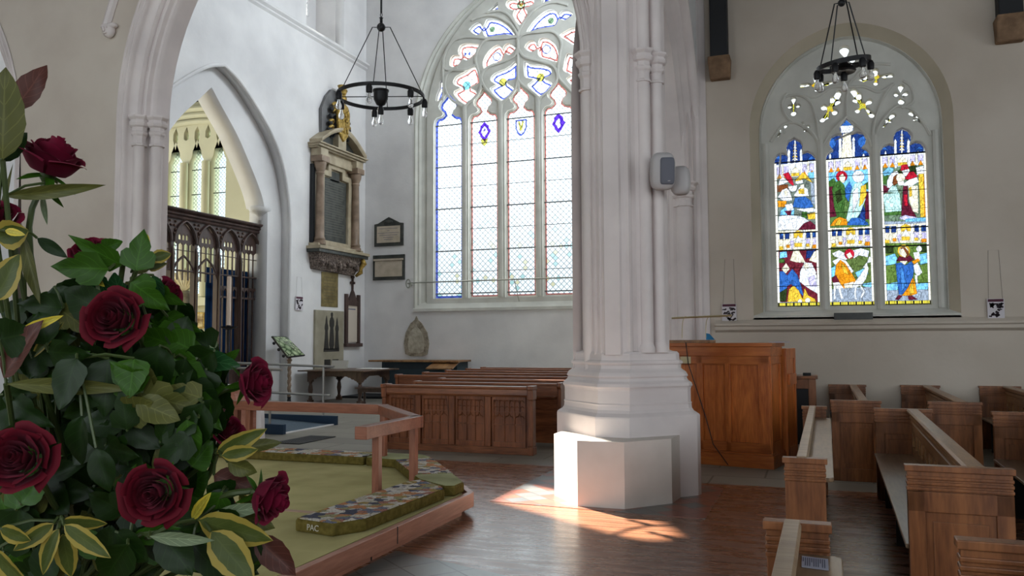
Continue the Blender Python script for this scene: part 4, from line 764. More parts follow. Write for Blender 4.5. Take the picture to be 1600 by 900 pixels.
for x, y in ((-3.64,6.42),(-3.68,7.2),(-4.6,8.26),(-6.5,8.34)): MB().box(x-.033,x+.033,y-.033,y+.033,.2,RZ-.1).build('post', M['railz'], ar, bevel=.004)
def kneeler_mat(name, seed):
    t = NT(name); v = t.coord((7,7,7), (0,0,R(seed*37))); vo = t.a('ShaderNodeTexVoronoi', distance='MANHATTAN'); vo.inputs['Scale'].default_value = 1.7; t.k(v, vo.inputs['Vector'])
    s = t.a('ShaderNodeSeparateColor'); t.k(vo.outputs['Color'], s.inputs[0]); r = t.a('ShaderNodeValToRGB'); r.color_ramp.interpolation = 'CONSTANT'; e = r.color_ramp.elements
    cs = [(196,190,176),(160,138,80),(200,196,190),(112,114,130),(184,128,88),(206,200,190),(150,146,110),(78,80,96),(186,178,164),(160,112,98)]
    e[0].color = lin(cs[0]); e[1].position = .1; e[1].color = lin(cs[1])
    for i in range(2, 10): q = e.new(i/10); q.color = lin(cs[i])
    t.k(s.outputs[0], r.inputs[0]); w2 = t.a('ShaderNodeTexVoronoi', feature='DISTANCE_TO_EDGE'); w2.inputs['Scale'].default_value = 3.4; t.k(v, w2.inputs['Vector'])
    c = t.mix(t.math('MULTIPLY', t.math('LESS_THAN', w2.outputs[0], .035), .7), r.outputs[0], lin((58,56,52)))
    t.k(c, t.b.inputs['Base Color']); t.b.inputs['Roughness'].default_value = .95; t.b.inputs['Specular IOR Level'].default_value = .1
    n = t.a('ShaderNodeTexNoise', i_Scale=120); t.bump(n.outputs[0], .4, .003); return t.m
M['side'] = noisy('olive_kneeler_side', (84,74,34), (108,96,48), 20, .95, .3, 150, spec=.1)
M['sidepale'] = noisy('pale_green_velvet', (128,130,88), (160,162,120), 2.5, .9, .2, 60)
def kneeler(pts, label, seed, mat=None, h=.095, z=.2):
    c = (sum(p[0] for p in pts)/len(pts), sum(p[1] for p in pts)/len(pts)); t = thing('kneeler', label, 'kneeler', (c[0],c[1],z), 'long padded kneelers round the platform edge')
    MB().prism(pts, z, z+h).build('cushion', M['side'], t, bevel=.02)
    q = offset(pts, .012); MB().prism(q, z+h-.001, z+h+.004).build('embroidered_top', mat or kneeler_mat('embroidery_%d' % seed, seed), t)
    return t
k1 = kneeler([(-3.62,5.18),(-3.26,5.12),(-3.12,5.35),(-3.08,6.62),(-3.16,6.74),(-3.50,6.98),(-3.57,6.85)], 'nearest embroidered kneeler with PAC on its dark olive end', 1)
kneeler([(-3.52,7.0),(-3.15,6.76),(-3.06,6.80),(-3.06,7.0),(-3.36,7.42),(-3.7,7.22)], 'plain pale olive corner kneeler between the nearest and the slanting kneelers', 2, M['sidepale'])
kneeler([(-3.71,7.24),(-3.37,7.44),(-4.02,8.32),(-4.34,8.04)], 'embroidered kneeler on the slanting platform edge behind the rail post', 3)
kneeler([(-4.35,8.06),(-4.04,8.34),(-4.22,8.5),(-4.75,8.5),(-4.75,8.12)], 'plain pale olive corner kneeler at the far corner of the platform', 4, M['sidepale'])
kneeler([(-4.78,8.12),(-4.78,8.5),(-7.7,8.5),(-7.7,8.12)], 'long embroidered kneeler along the far edge of the platform', 5)
def text(name, s, size, loc, rot, mat, parent=None, ext=.001, align='CENTER', sx=1):
    cu = bpy.data.curves.new(name, 'FONT'); cu.body = s; cu.size = size; cu.extrude = ext; cu.align_x = align; cu.align_y = 'CENTER'
    t = bpy.data.objects.new(name, cu); C.objects.link(t); dg = bpy.context.evaluated_depsgraph_get(); me = bpy.data.meshes.new_from_object(t.evaluated_get(dg)); bpy.data.objects.remove(t)
    o = bpy.data.objects.new(name, me); C.objects.link(o); me.materials.clear(); me.materials.append(mat); o.parent = parent; o.location = Vector(loc)-(wloc(parent) if parent else Vector((0,0,0))); o.rotation_euler = rot; o.scale = (sx,1,1); return o
M['thread'] = plain('pale_thread', (190,186,170), .9)
text('stitched_letters', 'PAC', .062, (-3.44,5.142,.247), (R(90),0,R(-9.5)), M['thread'], k1)

# ================================================================ NAVE PEWS
def bays(x0, x1, n, z0, z1, top=True):
    """pierced tracery of one carved panel"""
    H = []
    w_ = (x1-x0)/n
    for i in range(n):
        a = x0+i*w_+.012; b = x0+(i+1)*w_-.012; m_ = (a+b)/2; H.append([(a,z0),(b,z0),(b,z1-.07),(m_+(b-m_)*.45,z1-.045),(m_,z1),(m_-(b-m_)*.45,z1-.045),(a,z1-.07)])
    return H
fr = thing('carved_frontal', 'carved tracery panelled frontal of the front nave pew facing the platform', 'pew front', (-4.87,10.85,0))
bx = [(-5.93,-5.52),(-5.40,-4.98),(-4.86,-4.42),(-4.30,-3.80)]
for a, b in bx:
    a += .02; b -= .02; w_ = b-a; mb = MB(); mb.box(a-.02,a,10.835,10.865,.10,.80); mb.box(b,b+.02,10.835,10.865,.10,.80); mb.box(a,b,10.835,10.865,.755,.80); mb.box(a,b,10.84,10.865,.40,.42); mb.box(a,b,10.835,10.865,.10,.17); mb.box(a,b,10.845,10.865,.575,.59)
    for k in range(1, 6): x = a+w_*k/6; mb.box(x-.005,x+.005,10.842,10.865,.59,.755)
    for k in range(6): x = a+w_*(k+.5)/6; h_ = w_/12; mb.tube([(x-h_,10.85,.70),(x-h_*.6,10.85,.735),(x,10.85,.752),(x+h_*.6,10.85,.735),(x+h_,10.85,.70)], .006, 4); mb.tube([(x-h_,10.85,.63),(x-h_*.5,10.85,.655),(x,10.85,.665),(x+h_*.5,10.85,.655),(x+h_,10.85,.63)], .005, 4)
    for k in range(1, 3): x = a+w_*k/3; mb.box(x-.011,x+.011,10.84,10.865,.17,.575)
    for k in range(3): x = a+w_*(k+.5)/3; h_ = w_/6; mb.tube([(x-h_,10.85,.49),(x-h_*.6,10.85,.53),(x-h_*.3,10.85,.525),(x,10.85,.568),(x+h_*.3,10.85,.525),(x+h_*.6,10.85,.53),(x+h_,10.85,.49)], .010, 5)
    mb.build('carved_panel', M['pew'], fr)
MB().box(-6.02,-3.75,10.862,10.90,.0,.84).build('back_board', M['pew'], fr)
MB().box(-6.02,-3.74,10.80,10.90,.0,.10).build('plinth', M['pewx'], fr, bevel=.006)
mb = MB(); mb.extr([(-6.04,10.80,.80),(-6.04,10.785,.83),(-6.04,10.79,.90),(-6.04,10.775,.92),(-6.04,10.775,.945),(-6.04,10.93,.945),(-6.04,10.93,.80)], (2.34,0,0)); mb.build('top_rail', M['pewx'], fr)
for x in (-5.46,-4.92,-4.36): MB().box(x-.045,x+.045,10.805,10.84,.10,.80).build('muntin', M['pew'], fr, bevel=.01)
for x in (-6.05,-3.76):
    mb = MB(); mb.box(x,x+.085,10.78,10.95,0,.12); mb.box(x+.008,x+.077,10.79,10.94,.12,.76); mb.box(x,x+.085,10.775,10.955,.76,.90); mb.box(x-.008,x+.093,10.765,10.965,.90,.955); mb.build('end_post', M['organ'] if False else M['pew'], fr, bevel=.01)
def nave_pew(L):
    t = thing('nave_pew', 'x', 'pew', (0,0,0))
    for x in (0, L-.06):
        e = MB(); e.extr([(x,-.06,0),(x,.50,0),(x,.50,.10),(x,.47,.14),(x,.47,.5),(x,.40,.62),(x,.16,.70),(x,.14,.86),(x,.16,.90),(x,.16,.955),(x,-.08,.955),(x,-.08,.90),(x,-.05,.86),(x,-.05,.14),(x,-.06,.1)], (.06,0,0)); e.build('end_panel', M['pew'], t, bevel=.008)
        if x > 0: e = MB(); e.box(L-.002,L+.008,.02,.42,.16,.56); e.build('raised_panel', M['pew'], t, bevel=.006)
    MB().box(.06,L-.06,-.02,.01,.06,.93).build('backrest', M['pewx'], t)
    mb = MB(); mb.box(.03,L-.03,-.06,.045,.91,.945); mb.build('top_rail', M['pewx'], t, bevel=.008)
    MB().box(.06,L-.06,.01,.40,.42,.45).build('seat', M['pewx'], t)
    mb = MB(); mb.box(.06,L-.06,-.18,-.03,.74,.76); mb.build('book_shelf', M['pewx'], t)
    return t
pews = [(-6.0,11.76,2.45,'foremost nave pew with seats, directly behind the carved frontal'),(-6.05,12.78,2.45,'second nave pew behind the carved frontal, short like the first')]+[(-7.5,y,3.9,l) for y, l in ((13.95,'third nave pew, the first to reach further left, with a light worn cap'),(15.1,'fourth nave pew, middle of the longer rows by the table'),(16.2,'fifth nave pew, two rows from the back under the big window'),(17.3,'sixth nave pew, last but one before the end wall'),(18.2,'rearmost nave pew, nearest the end wall under the big window'))]
pp = {}
for i, (x, y, L, lab) in enumerate(pews):
    if L not in pp: pp[L] = o = nave_pew(L); o.location = (x,y,0)
    else: o = dup(pp[L], (x,y,0), 0)
    o['label'] = lab; o['group'] = 'nave pews behind the carved frontal'
for i, (x, y, L, lab) in enumerate(pews):
    pass

# ================================================================ AISLE PEWS (right)
def panel_end(x0, x1, y, h, th=.045, face=-1, groove=True):
    mb = MB(); mb.box(x0,x1,y,y+th,0,h-.03); z = h-.03
    f = y if face < 0 else y+th; d = face*.012
    mb.box(x0-.012,x1+.012,y-.016,y+th+.016,h-.032,h)                      # cap
    for zz in (h-.075,h-.105,h-.135): mb.box(x0-.004,x1+.004,y-.012,y+th+.012,zz,zz+.018)
    if groove and x1-x0 > .3:
        s = .085
        for (a, b, c, e) in ((x0,x0+s,0,h-.14),(x1-s,x1,0,h-.14),(x0,x1,h-.25,h-.14),(x0,x1,0,.14)):
            mb.box(a,b,y-.014,y+th+.014,c,e)
        mb.box(x0+s+.035,x1-s-.035,y-.008,y+th+.008,.20,h-.30)
    return mb
def aisle_pew(L, h=.9, W=.51):
    t = thing('aisle_pew', 'x', 'pew', (0,0,0))
    panel_end(0, W, 0, h).build('end_panel', M['oak'], t, bevel=.004); panel_end(0, W, L-.045, h).build('end_panel', M['oak'], t, bevel=.004)
    xb = .345
    MB().box(xb,xb+.022,.04,L-.04,.08,h-.05).build('backrest', M['oaky'], t)
    fb = MB(); n = int(L/.32)
    fb.box(xb-.016,xb,.04,L-.04,h-.22,h-.14); fb.box(xb-.016,xb,.04,L-.04,.44,.54)
    for k in range(n+1): y = .05+(L-.16)*k/n; fb.box(xb-.016,xb,y,y+.07,.46,h-.2)
    fb.build('backrest_frame', M['oaky'], t)
    tr = MB(); tr.extr([(xb-.055,.03,h-.035),(xb-.06,.03,h-.01),(xb-.045,.03,h+.002),(xb+.04,.03,h+.002),(xb+.05,.03,h-.02),(xb+.045,.03,h-.14),(xb-.03,.03,h-.14),(xb-.03,.03,h-.118),(xb-.018,.03,h-.112),(xb-.018,.03,h-.098),(xb-.035,.03,h-.09),(xb-.035,.03,h-.07),(xb-.02,.03,h-.062),(xb-.02,.03,h-.045)], (0,L-.06,0)); tr.build('top_rail', M['oaky'], t)
    MB().box(-.015,xb,.05,L-.05,.432,.458).build('seat', M['seat'], t, bevel=.006)
    for y in (.5, L/2, L-.5): MB().box(.05,.3,y,y+.035,0,.432).build('seat_support', M['dark'], t)
    MB().box(xb+.03,xb+.16,.05,L-.05,.70,.72).build('book_ledge', M['oaky'], t)
    return t
RT = R(-1.25)
G_ = 'panelled box-ended pews in the right aisle'
base = aisle_pew(3.98); base['group'] = G_
first = True
for (x, y, lab) in ((.46,5.05,'aisle pew with a big panelled end in the right foreground, bench seat seen beyond it'),(1.48,4.95,'rightmost aisle pew of the middle row, its far panel end at the picture edge'),(.37,-.68,'nearest aisle pew at the bottom right corner, only its panelled far end showing')):
    if first: o = base; o.location = (x,y,0); o.rotation_euler = (0,0,RT); first = False
    else: o = dup(base, (x,y,0), RT)
    o['label'] = lab; o['group'] = G_
b2 = aisle_pew(3.42); first = True
for (x, y, lab) in ((.16,10.03,'far row aisle pew nearest the organ, under the left stained light'),(1.16,10.1,'far row aisle pew in the middle, right of the one nearest the organ'),(2.2,10.16,'far row aisle pew at the right edge of the picture by the wall')):
    if first: o = b2; o.location = (x,y,0); o.rotation_euler = (0,0,RT*.4); first = False
    else: o = dup(b2, (x,y,0), RT*.4)
    o['label'] = lab; o['group'] = G_
cu = MB(); cu.box(.19,.53,12.6,13.3,.46,.52); tag(cu.build('seat_cushion', plain('navy_cloth',(34,44,56),.9), bevel=.02), 'dark navy cushion on the far corner seat of the pew nearest the organ', 'cushion')
def book_desk(L, h=.9):
    t = thing('pew_desk', 'x', 'pew desk', (0,0,0))
    panel_end(0, .225, 0, h, .04, groove=False).build('end_panel', M['oak'], t, bevel=.004); panel_end(0, .225, L-.04, h, .04, groove=False).build('end_panel', M['oak'], t, bevel=.004)
    MB().box(.075,.105,.04,L-.04,.05,h-.04).build('front_board', M['oaky'], t)
    tr = MB(); tr.extr([(.07,.02,h-.04),(.066,.02,h),(.07,.02,h+.006),(.122,.02,h+.006),(.13,.02,h-.01),(.126,.02,h-.05),(.112,.02,h-.07),(.09,.02,h-.06)], (0,L-.04,0)); tr.build('top_rail', M['pewtop'], t)
    mb = MB(); mb.prism([(.10,.04),(.245,.04),(.27,.07),(.27,L-.07),(.245,L-.04),(.10,L-.04)], .76, .785); mb.build('book_shelf', M['pewtop'] if False else M['seat'], t, bevel=.004)
    return t
dsk = book_desk(3.95); dsk.location = (-.185,5.14,0); dsk.rotation_euler = (0,0,RT*.6); dsk['label'] = 'long narrow pew desk with pale top rail, running towards the organ'; dsk['group'] = 'pew desks before the front aisle pews'
o = dup(dsk, (-.245,-.56,0), RT*.6, 'nearest pew desk at the bottom of the picture with a printed sheet on its shelf', 'pew desks before the front aisle pews')
pa = P(1253,868,Z=.787); sheet = MB(); q = [P(1253,869,Z=.787),P(1294,874,Z=.787),P(1295,892,Z=.787),P(1252.5,886,Z=.787)]; sheet.extr(q, (0,0,.0015))
M['paper'] = plain('printed_paper', (176,180,200), .8); sh = thing('service_sheet', 'pale lilac printed sheet lying on the shelf of the nearest pew desk', 'paper', (q[0].x,q[0].y,.787)); sheet.build('sheet', M['paper'], sh)
M['ink'] = plain('grey_ink', (90,94,116), .8)
for k in range(11):
    f = .06+.08*k; a = q[0].lerp(q[1], f); b = q[3].lerp(q[2], f); a2 = a.lerp(b, .12); b2_ = a.lerp(b, .85 if k % 4 else .5); a2.z = b2_.z = .7888; mb = MB(); mb.beam(a2, b2_, .0035, .0004); mb.build('text_line', M['ink'], sh)

# ================================================================ ORGAN CASE and the desk beside it
og = thing('organ_case', 'orange oak panelled organ console case behind the white pier', 'organ console', (-.53,10.64,0), rotz=R(-12))
WL[og.name] = Vector((0,0,0)); mb = MB()
def lb(name, *a, mat='organ', bev=.004): return MB().box(*a).build(name, M[mat], og, bevel=bev)
def lbl(x0, x1, y0, y1, z0, z1): return (x0,x1,y0,y1,z0,z1)
WO = 2.0
lb('case_body', -WO,0,.02,.50,.10,1.44); lb('plinth', -WO,.04,-.05,.55,0,.16, mat='organ_x'); lb('plinth_moulding', -WO,.025,-.035,.53,.16,.185, mat='organ_x')
lb('cornice', -WO-.03,.05,-.06,.56,1.50,1.545, mat='organ_x'); lb('cornice_board', -WO,.025,-.035,.53,1.38,1.50, mat='organ_x')
for a, b in ((-WO,-1.46),(-1.35,-1.33),(-.98,-.90),(-.56,-.485),(-.14,.0)): pass
for a, b in ((-.14,.004),(-.56,-.49),(-.93,-.85),(-1.34,-1.25),(-1.75,-1.66)): lb('stile', a,b,-.022,.03,.185,1.38)
lb('rail', -WO,0,-.022,.03,1.28,1.38, mat='organ_x'); lb('rail', -WO,0,-.022,.03,.185,.30, mat='organ_x')
for a, b in ((-.49,-.14),(-.85,-.56),(-1.25,-.93),(-1.66,-1.34)): lb('panel', a+.0,b-.0,.014,.03,.30,1.28); 
for a, b in ((-.49,-.14),(-.85,-.56),(-1.25,-.93),(-1.66,-1.34)): lb('panel_bead', a,b,-.008,.03,1.265,1.28, mat='organ_x')
lb('side_stile', -.02,.018,0,.07,.185,1.38); lb('side_stile', -.02,.018,.43,.5,.185,1.38); lb('side_rail', -.02,.018,.07,.43,1.28,1.38, mat='organ_x'); lb('side_rail', -.02,.018,.07,.43,.185,.32, mat='organ_x')
lb('rear_body', -WO,.06,.55,1.05,.05,1.47); lb('rear_stile', .06,.07,.55,.62,.05,1.47); lb('rear_stile', .06,.07,.98,1.05,.05,1.47); lb('rear_rail', .06,.07,.62,.98,1.34,1.47); lb('bracket', .07,.10,.60,.95,1.0,1.14)
lb('rear_rail', .06,.07,.62,.98,.05,.2)
mb = MB(); mb.obox((.06,.26,1.553), (.09,.0,.0), (0,.16,0), (0,0,.003)); mb.build('lid_sheet', M['paper'], og)
th_ = bpy.context.view_layer; 
mo = Matrix.Translation((-.53,10.64,0)) @ Matrix.Rotation(R(-12),4,'Z')
def OG(x, y, z): return mo @ Vector((x,y,z))
def ogthing(mb_pts): pass
t = MB(); t.hexa([OG(-1.66,.10,1.546),OG(-.78,.10,1.546),OG(-.78,.32,1.546),OG(-1.66,.32,1.546),OG(-1.66,.10,1.585),OG(-.78,.10,1.585),OG(-.78,.32,1.585),OG(-1.66,.32,1.585)]); tag(t.build('music_board', M['oaky'], bevel=.004), 'narrow brown wooden board lying flat on top of the organ case', 'board')
lp = thing('organ_lamp', 'long thin brass rod lamp held on two curved arms above the organ case', 'lamp', OG(-1.2,.2,1.546))
M['goldrod'] = plain('pale_brass', (190,176,136), .35, .6)
mb = MB(); a = P(1050,497,Y=11.2); b = P(1143,493,Y=11.0); mb.tube([a,b], .013, 8); mb.build('lamp_rod', M['goldrod'], lp, smooth=True)
for px in (1068,1105):
    c = P(px+6,496,Y=11.1); f = P(px-2,528,Y=11.1); mb = MB(); mb.tube(smoothpts([tuple(c),tuple(c+Vector((-.03,0,.01))),tuple(c+Vector((-.06,0,-.05))),tuple(f+Vector((0,0,.1))),tuple(f)], 4), .005, 6); mb.build('lamp_arm', M['goldrod'], lp, smooth=True)
c = P(1108,523,Y=11.1); mb = MB(); mb.add([c+Vector((-.05,0,.05)),c+Vector((.0,0,.04)),c+Vector((.07,0,-.04)),c+Vector((-.04,0,-.04)),c+Vector((-.05,.05,.05)),c+Vector((.0,.05,.04)),c+Vector((.07,.05,-.04)),c+Vector((-.04,.05,-.04))], [(0,1,2,3),(4,7,6,5),(0,4,5,1),(1,5,6,2),(2,6,7,3),(3,7,4,0)])
for i_, v_ in enumerate(mb.v): mb.v[i_] = v_+Vector((0,0,.0))
zz = min(v.z for v in mb.v); mb.v = [v+Vector((0,0,1.586-zz)) for v in mb.v]; tag(mb.build('blue_duster', plain('bright_blue_cloth',(30,120,170),.7)), 'small bright blue folded cloth on the board over the organ', 'cloth')
mb = MB(); c0 = P(1064,559,Y=10.83); mb.hexa([OG(-1.145,-.032,1.28),OG(-1.0,-.032,1.28),OG(-1.0,-.024,1.28),OG(-1.145,-.024,1.28),OG(-1.145,-.032,1.37),OG(-1.0,-.032,1.37),OG(-1.0,-.024,1.37),OG(-1.145,-.024,1.37)]); tag(mb.build('paper_label', plain('cream_card',(205,190,150),.8)), 'small cream card stuck on the organ front beside the pier', 'label')
mb = MB(); mb.tube([OG(-1.05,-.07,1.555),OG(-1.04,-.07,1.48),OG(-1.03,-.045,1.28),OG(-.82,-.035,.62),OG(-.72,-.04,.26),OG(-.52,-.08,.02)], .006, 5); tag(mb.build('power_cable', M['black'], smooth=True), 'thin dark cable trailing down the orange organ front to the floor', 'cable')
rd = thing('reading_desk', 'dark panelled oak reading desk standing between the organ and the aisle pews', 'desk', (-.2,12.9,0))
def wb(name, *a, m='table', bev=.005): return MB().box(*a).build(name, M[m], rd, bevel=bev)
wb('body', -.42,.0,12.5,12.95,.02,1.02, m='oak'); wb('top', -.45,.03,12.46,12.98,1.02,1.06, m='oak'); wb('stile', -.10,.004,12.485,12.5,.02,1.02, m='oak'); wb('rail', -.42,-.1,12.485,12.5,.88,1.02, m='oak'); wb('recess', -.42,-.1,12.492,12.5,.02,.88, m='dark')
mb = MB(); mb.box(-.17,-.06,12.6,12.75,1.061,1.10); tag(mb.build('small_book', M['dark'], bevel=.004), 'small black book lying on the dark reading desk by the wall', 'book')
struct(MB().box(-.6,.1,11.9,12.4,0,.10).build('floor_step', M['slabs'], origin=False))

# ================================================================ LEFT AND END WALL FITTINGS
def LW(px, py, x=XL+.1): p = P(px, py, X=x); return (p.y, p.z)
def lwbox(mb, px0, py0, px1, py1, d0, d1):
    """a block on the left wall: pixel corners read on the wall plane, standing d0..d1 off it"""
    a = LW(px0, py0, XL+d1); b = LW(px1, py1, XL+d1); y0, y1 = a[0], b[0]; z1 = a[1]; z0 = b[1]; mb.box(XL+d0, XL+d1, y0, y1, min(z0,z1), max(z0,z1)); return mb
M['marble'] = noisy('buff_marble', (146,134,112), (174,162,138), 3, .5, .1, 20); M['brownm'] = noisy('brown_marble', (116,98,82), (146,126,108), 4, .4, .05)
M['gold'] = noisy('old_gilt', (120,96,40), (186,156,84), 18, .4, .5, 30, metal=.5, dist=.02); M['carved'] = noisy('dark_carved_stone', (70,60,56), (140,126,116), 22, .8, 1.0, 26, dist=.05)
M['greyst'] = noisy('grey_backing_stone', (98,98,98), (118,118,118), 3, .8, .1)
mon = thing('wall_monument', 'large columned wall monument with slate inscription, broken pediment and gilded arms', 'monument', (XL,19.4,3.6))
Y0, Y1 = 18.15, 20.55                       # outer edges of the monument on the wall
def mbx(name, y0, y1, z0, z1, d0, d1, m, bev=.01): return MB().box(XL+d0, XL+d1, y0, y1, z0, z1).build(name, M[m], mon, bevel=bev)
mbx('inscription_slab', 18.85,20.05,4.32,6.06,.0,.06,'slate'); mbx('inscription_crest', 19.2,19.7,6.0,6.28,.0,.06,'slate')
fr = MB(); o_ = [(18.7,4.18),(20.2,4.18),(20.2,6.22),(19.86,6.22),(19.86,6.45),(19.04,6.45),(19.04,6.22),(18.7,6.22)]; i_ = offset(o_, .12)
plate('slab_frame', o_, [i_], .14, (XL+.14,0,0), (0,1,0), (0,0,1), M['marble'], mon, bevel=.015)
mbx('backing', 18.4,20.45,4.1,6.9,.0,.04,'marble'); mbx('dark_side_strip', 18.33,18.45,4.2,6.3,.0,.10,'dark');  # plain dark strip along the near side of the left column
for y in (18.52, 20.32):
    c = MB(); c.lathe([(.17,4.15),(.17,4.22),(.14,4.25),(.155,4.3),(.125,4.36),(.12,4.9),(.10,6.02),(.12,6.06),(.105,6.1),(.13,6.16),(.16,6.24),(.17,6.32),(.17,6.36)], XL+.2, y, 16); c.build('column', M['brownm'], mon, smooth=True)
    mbx('capital_block', y-.19,y+.19,6.36,6.52,.02,.38,'brownm'); mbx('entablature_block', y-.18,y+.18,6.52,6.72,.02,.34,'marble')
mbx('architrave', 18.4,20.5,6.42,6.60,.0,.2,'marble'); mbx('frieze', 18.4,20.5,6.60,6.72,.0,.17,'marble')
for k, (z0, z1, d) in enumerate(((6.72,6.76,.28),(6.76,6.82,.36),(6.82,6.86,.42))): mbx('cornice', 18.25-.02*k,20.62+.02*k,z0,z1,.0,d,'marble')
for s_, yc in ((1,18.3),(-1,20.6)):
    pts = [(yc+s_*1.02*t, 6.86+.52*math.sin(t*1.35)) for t in [i/8 for i in range(9)]]; sec = [(0,-.02),(.36,-.02),(.40,.04),(.40,.10),(0,.10)]
    mb = MB(); mb.loft([[(XL+d, y, z+dz) for d, dz in sec] for y, z in pts]); mb.build('pediment_half', M['marble'], mon)
    mb = MB(); mb.extr([(XL+.02,yc+s_*.1,6.86)]+[(XL+.02,y,z) for y, z in pts[1:]]+[(XL+.02,pts[-1][0],6.86)], (.1,0,0)); mb.build('pediment_field', M['slate'], mon)
mbx('centre_block', 19.25,19.65,6.86,7.30,.0,.30,'marble')
mb = MB(); mb.extr([(XL+.01,y,z) for y, z in ((18.75,6.9),(18.72,7.9),(18.95,8.3),(19.2,8.55),(19.7,8.55),(19.95,8.3),(20.1,7.9),(20.08,6.9))], (.09,0,0)); mb.build('backing_slab', M['greyst'], mon)
# cartouche of arms: shield, mantling scrolls, helm and crest
mb = MB(); shp = [(0,-.62),(.22,-.42),(.30,-.1),(.30,.25),(.2,.42),(0,.48),(-.2,.42),(-.30,.25),(-.30,-.1),(-.22,-.42)]; mb.extr([(XL+.26,19.45+a,7.72+b) for a, b in shp], (.10,0,0)); mb.build('shield', M['gold'], mon, bevel=.03)
rr = random.Random(4)
for s_ in (-1,1):
    for k in range(6):
        z = 7.22+k*.17; y = 19.45+s_*(.34+.09*math.sin(k*1.1)); mb = MB(); mb.tube([(XL+.2+.05*math.sin(t), y+s_*.09*math.cos(t)*(1-t/9), z+.09*math.sin(t)*(1-t/9)) for t in [i*.55 for i in range(11)]], [.045-.003*i for i in range(11)], 6); mb.build('mantling_scroll', M['gold' if k % 3 else 'dark'], mon, smooth=True)
    for k in range(4): mb = MB(); mb.ball((XL+.2,19.45+s_*(.50-.03*k),7.35+.2*k), .085, 10, 6, (.8,1,.8)); mb.build('mantling_boss', M['dark'], mon, smooth=2)
for k in range(14): mb = MB(); mb.ball((XL+.37,19.45+rr.uniform(-.2,.2),7.35+rr.uniform(0,.72)), rr.uniform(.035,.06), 8, 6, (.6,1,1.3)); mb.build('shield_charge', M['gold'], mon, smooth=2)
mb = MB(); mb.ball((XL+.28,19.45,8.33), .13, 12, 8, (1,1,1.1)); mb.ball((XL+.30,19.45,8.50), .09, 10, 6, (1.2,1,1)); mb.lathe([(.13,8.52),(.15,8.56),(.11,8.62),(.14,8.70),(.05,8.72)], XL+.28, 19.45, 10); mb.build('crest', M['gold'], mon, smooth=2)
mbx('base_ledge', 18.2,20.75,4.02,4.10,.0,.44,'marble'); mbx('base_moulding', 18.22,20.72,3.93,4.02,.0,.40,'slate'); mbx('base_step', 18.3,20.6,4.10,4.18,.0,.30,'marble')
mb = MB(); mb.hexa([(XL,18.4,3.5),(XL+.12,18.5,3.5),(XL+.12,20.4,3.45),(XL,20.5,3.45),(XL,18.3,3.93),(XL+.34,18.35,3.93),(XL+.34,20.6,3.93),(XL,20.65,3.93)]); mb.build('carved_apron', M['carved'], mon)
for k in range(16): mb = MB(); mb.ball((XL+.2+rr.uniform(-.02,.08),18.6+k*.115,3.68+rr.uniform(-.08,.1)), rr.uniform(.07,.11), 8, 6, (1,.8,1.3)); mb.build('carved_foliage', M['carved'], mon, smooth=2)
mb = MB(); mb.tube([(XL+.34,20.5,3.92),(XL+.38,20.52,3.8),(XL+.28,20.5,3.66),(XL+.3,20.48,3.55),(XL+.15,20.45,3.44)], [.06,.08,.06,.07,.04], 8); mb.build('gilt_bracket', M['gold'], mon, smooth=2)
for k in range(22): 
    z = 5.95-k*.07; mb = MB(); mb.box(XL+.06,XL+.062,18.95+.03*((k*7) % 3),19.95-.04*((k*5) % 4),z,z+.018); mb.build('inscription_line', plain('worn_lettering',(92,92,84),.7) if k == 0 else bpy.data.materials['worn_lettering'], mon)
# brass plate, incised slab, honours board, station picture
a, b = LW(503,424,XL+.02), LW(528,482,XL+.02)
bp_ = thing('brass_plate', 'plain dull brass plaque high on the wall under the columned monument', 'plaque', (XL,(a[0]+b[0])/2,b[1])); MB().box(XL+.001,XL+.02,a[0],b[0],b[1]+.03,a[1]).build('plate', M['brass'], bp_, bevel=.003)
for k in range(9): MB().box(XL+.02,XL+.0215,a[0]+.1,b[0]-.1-.05*(k%3),a[1]-.15-k*.085,a[1]-.135-k*.085).build('engraved_line', plain('engraving',(88,80,54),.6) if k == 0 else bpy.data.materials['engraving'], bp_)
a, b = LW(492.5,484,XL+.05), LW(537,486,XL+.05); zt, zb_ = a[1], .83; sy0, sy1 = a[0], b[0]
st = thing('brass_slab', 'tall buff stone slab on the wall with three dark brass figures', 'memorial slab', (XL,(sy0+sy1)/2,zb_)); M['buff'] = noisy('buff_slab_stone', (136,130,112), (156,150,132), 2, .7, .1)
MB().box(XL,XL+.06,sy0,sy1,zb_,zt).build('slab', M['buff'], st, bevel=.006)
M['bronze'] = plain('dark_brass_inlay', (58,57,54), .45, .4); w_ = sy1-sy0
def fig(cx, z0, h, wb, mid):
    pr_ = [(wb,0),(wb*.9,.06),(wb*.62,.35),(wb*.5,.55),(wb*.72,.62),(wb*.66,.70),(wb*.40,.78),(wb*.34,.86),(wb*.2,.93),(0,1)] if not mid else [(wb*.9,0),(wb*.7,.05),(wb*.95,.12),(wb*.75,.4),(wb*.6,.58),(wb*.9,.64),(wb*.9,.76),(wb*.55,.84),(wb*.28,.87),(wb*.42,.92),(wb*.42,.97),(0,1)]
    pts = [(cx+x, z0+h*y) for x, y in pr_]+[(cx-x, z0+h*y) for x, y in pr_[-2::-1]]; mb = MB(); mb.extr([(XL+.06,y,z) for y, z in pts], (.006,0,0)); mb.build('brass_figure', M['bronze'], st)
z0 = LW(515,546,XL+.06)[1]; ym = LW(518,546,XL+.06)[0]
fig(ym-.26,z0,.92,.125,False); fig(ym,z0,1.02,.13,True); fig(ym+.26,z0,.88,.125,False); MB().box(XL+.06,XL+.066,ym-.39,ym+.38,z0-.06,z0+.02).build('brass_foot', M['bronze'], st)
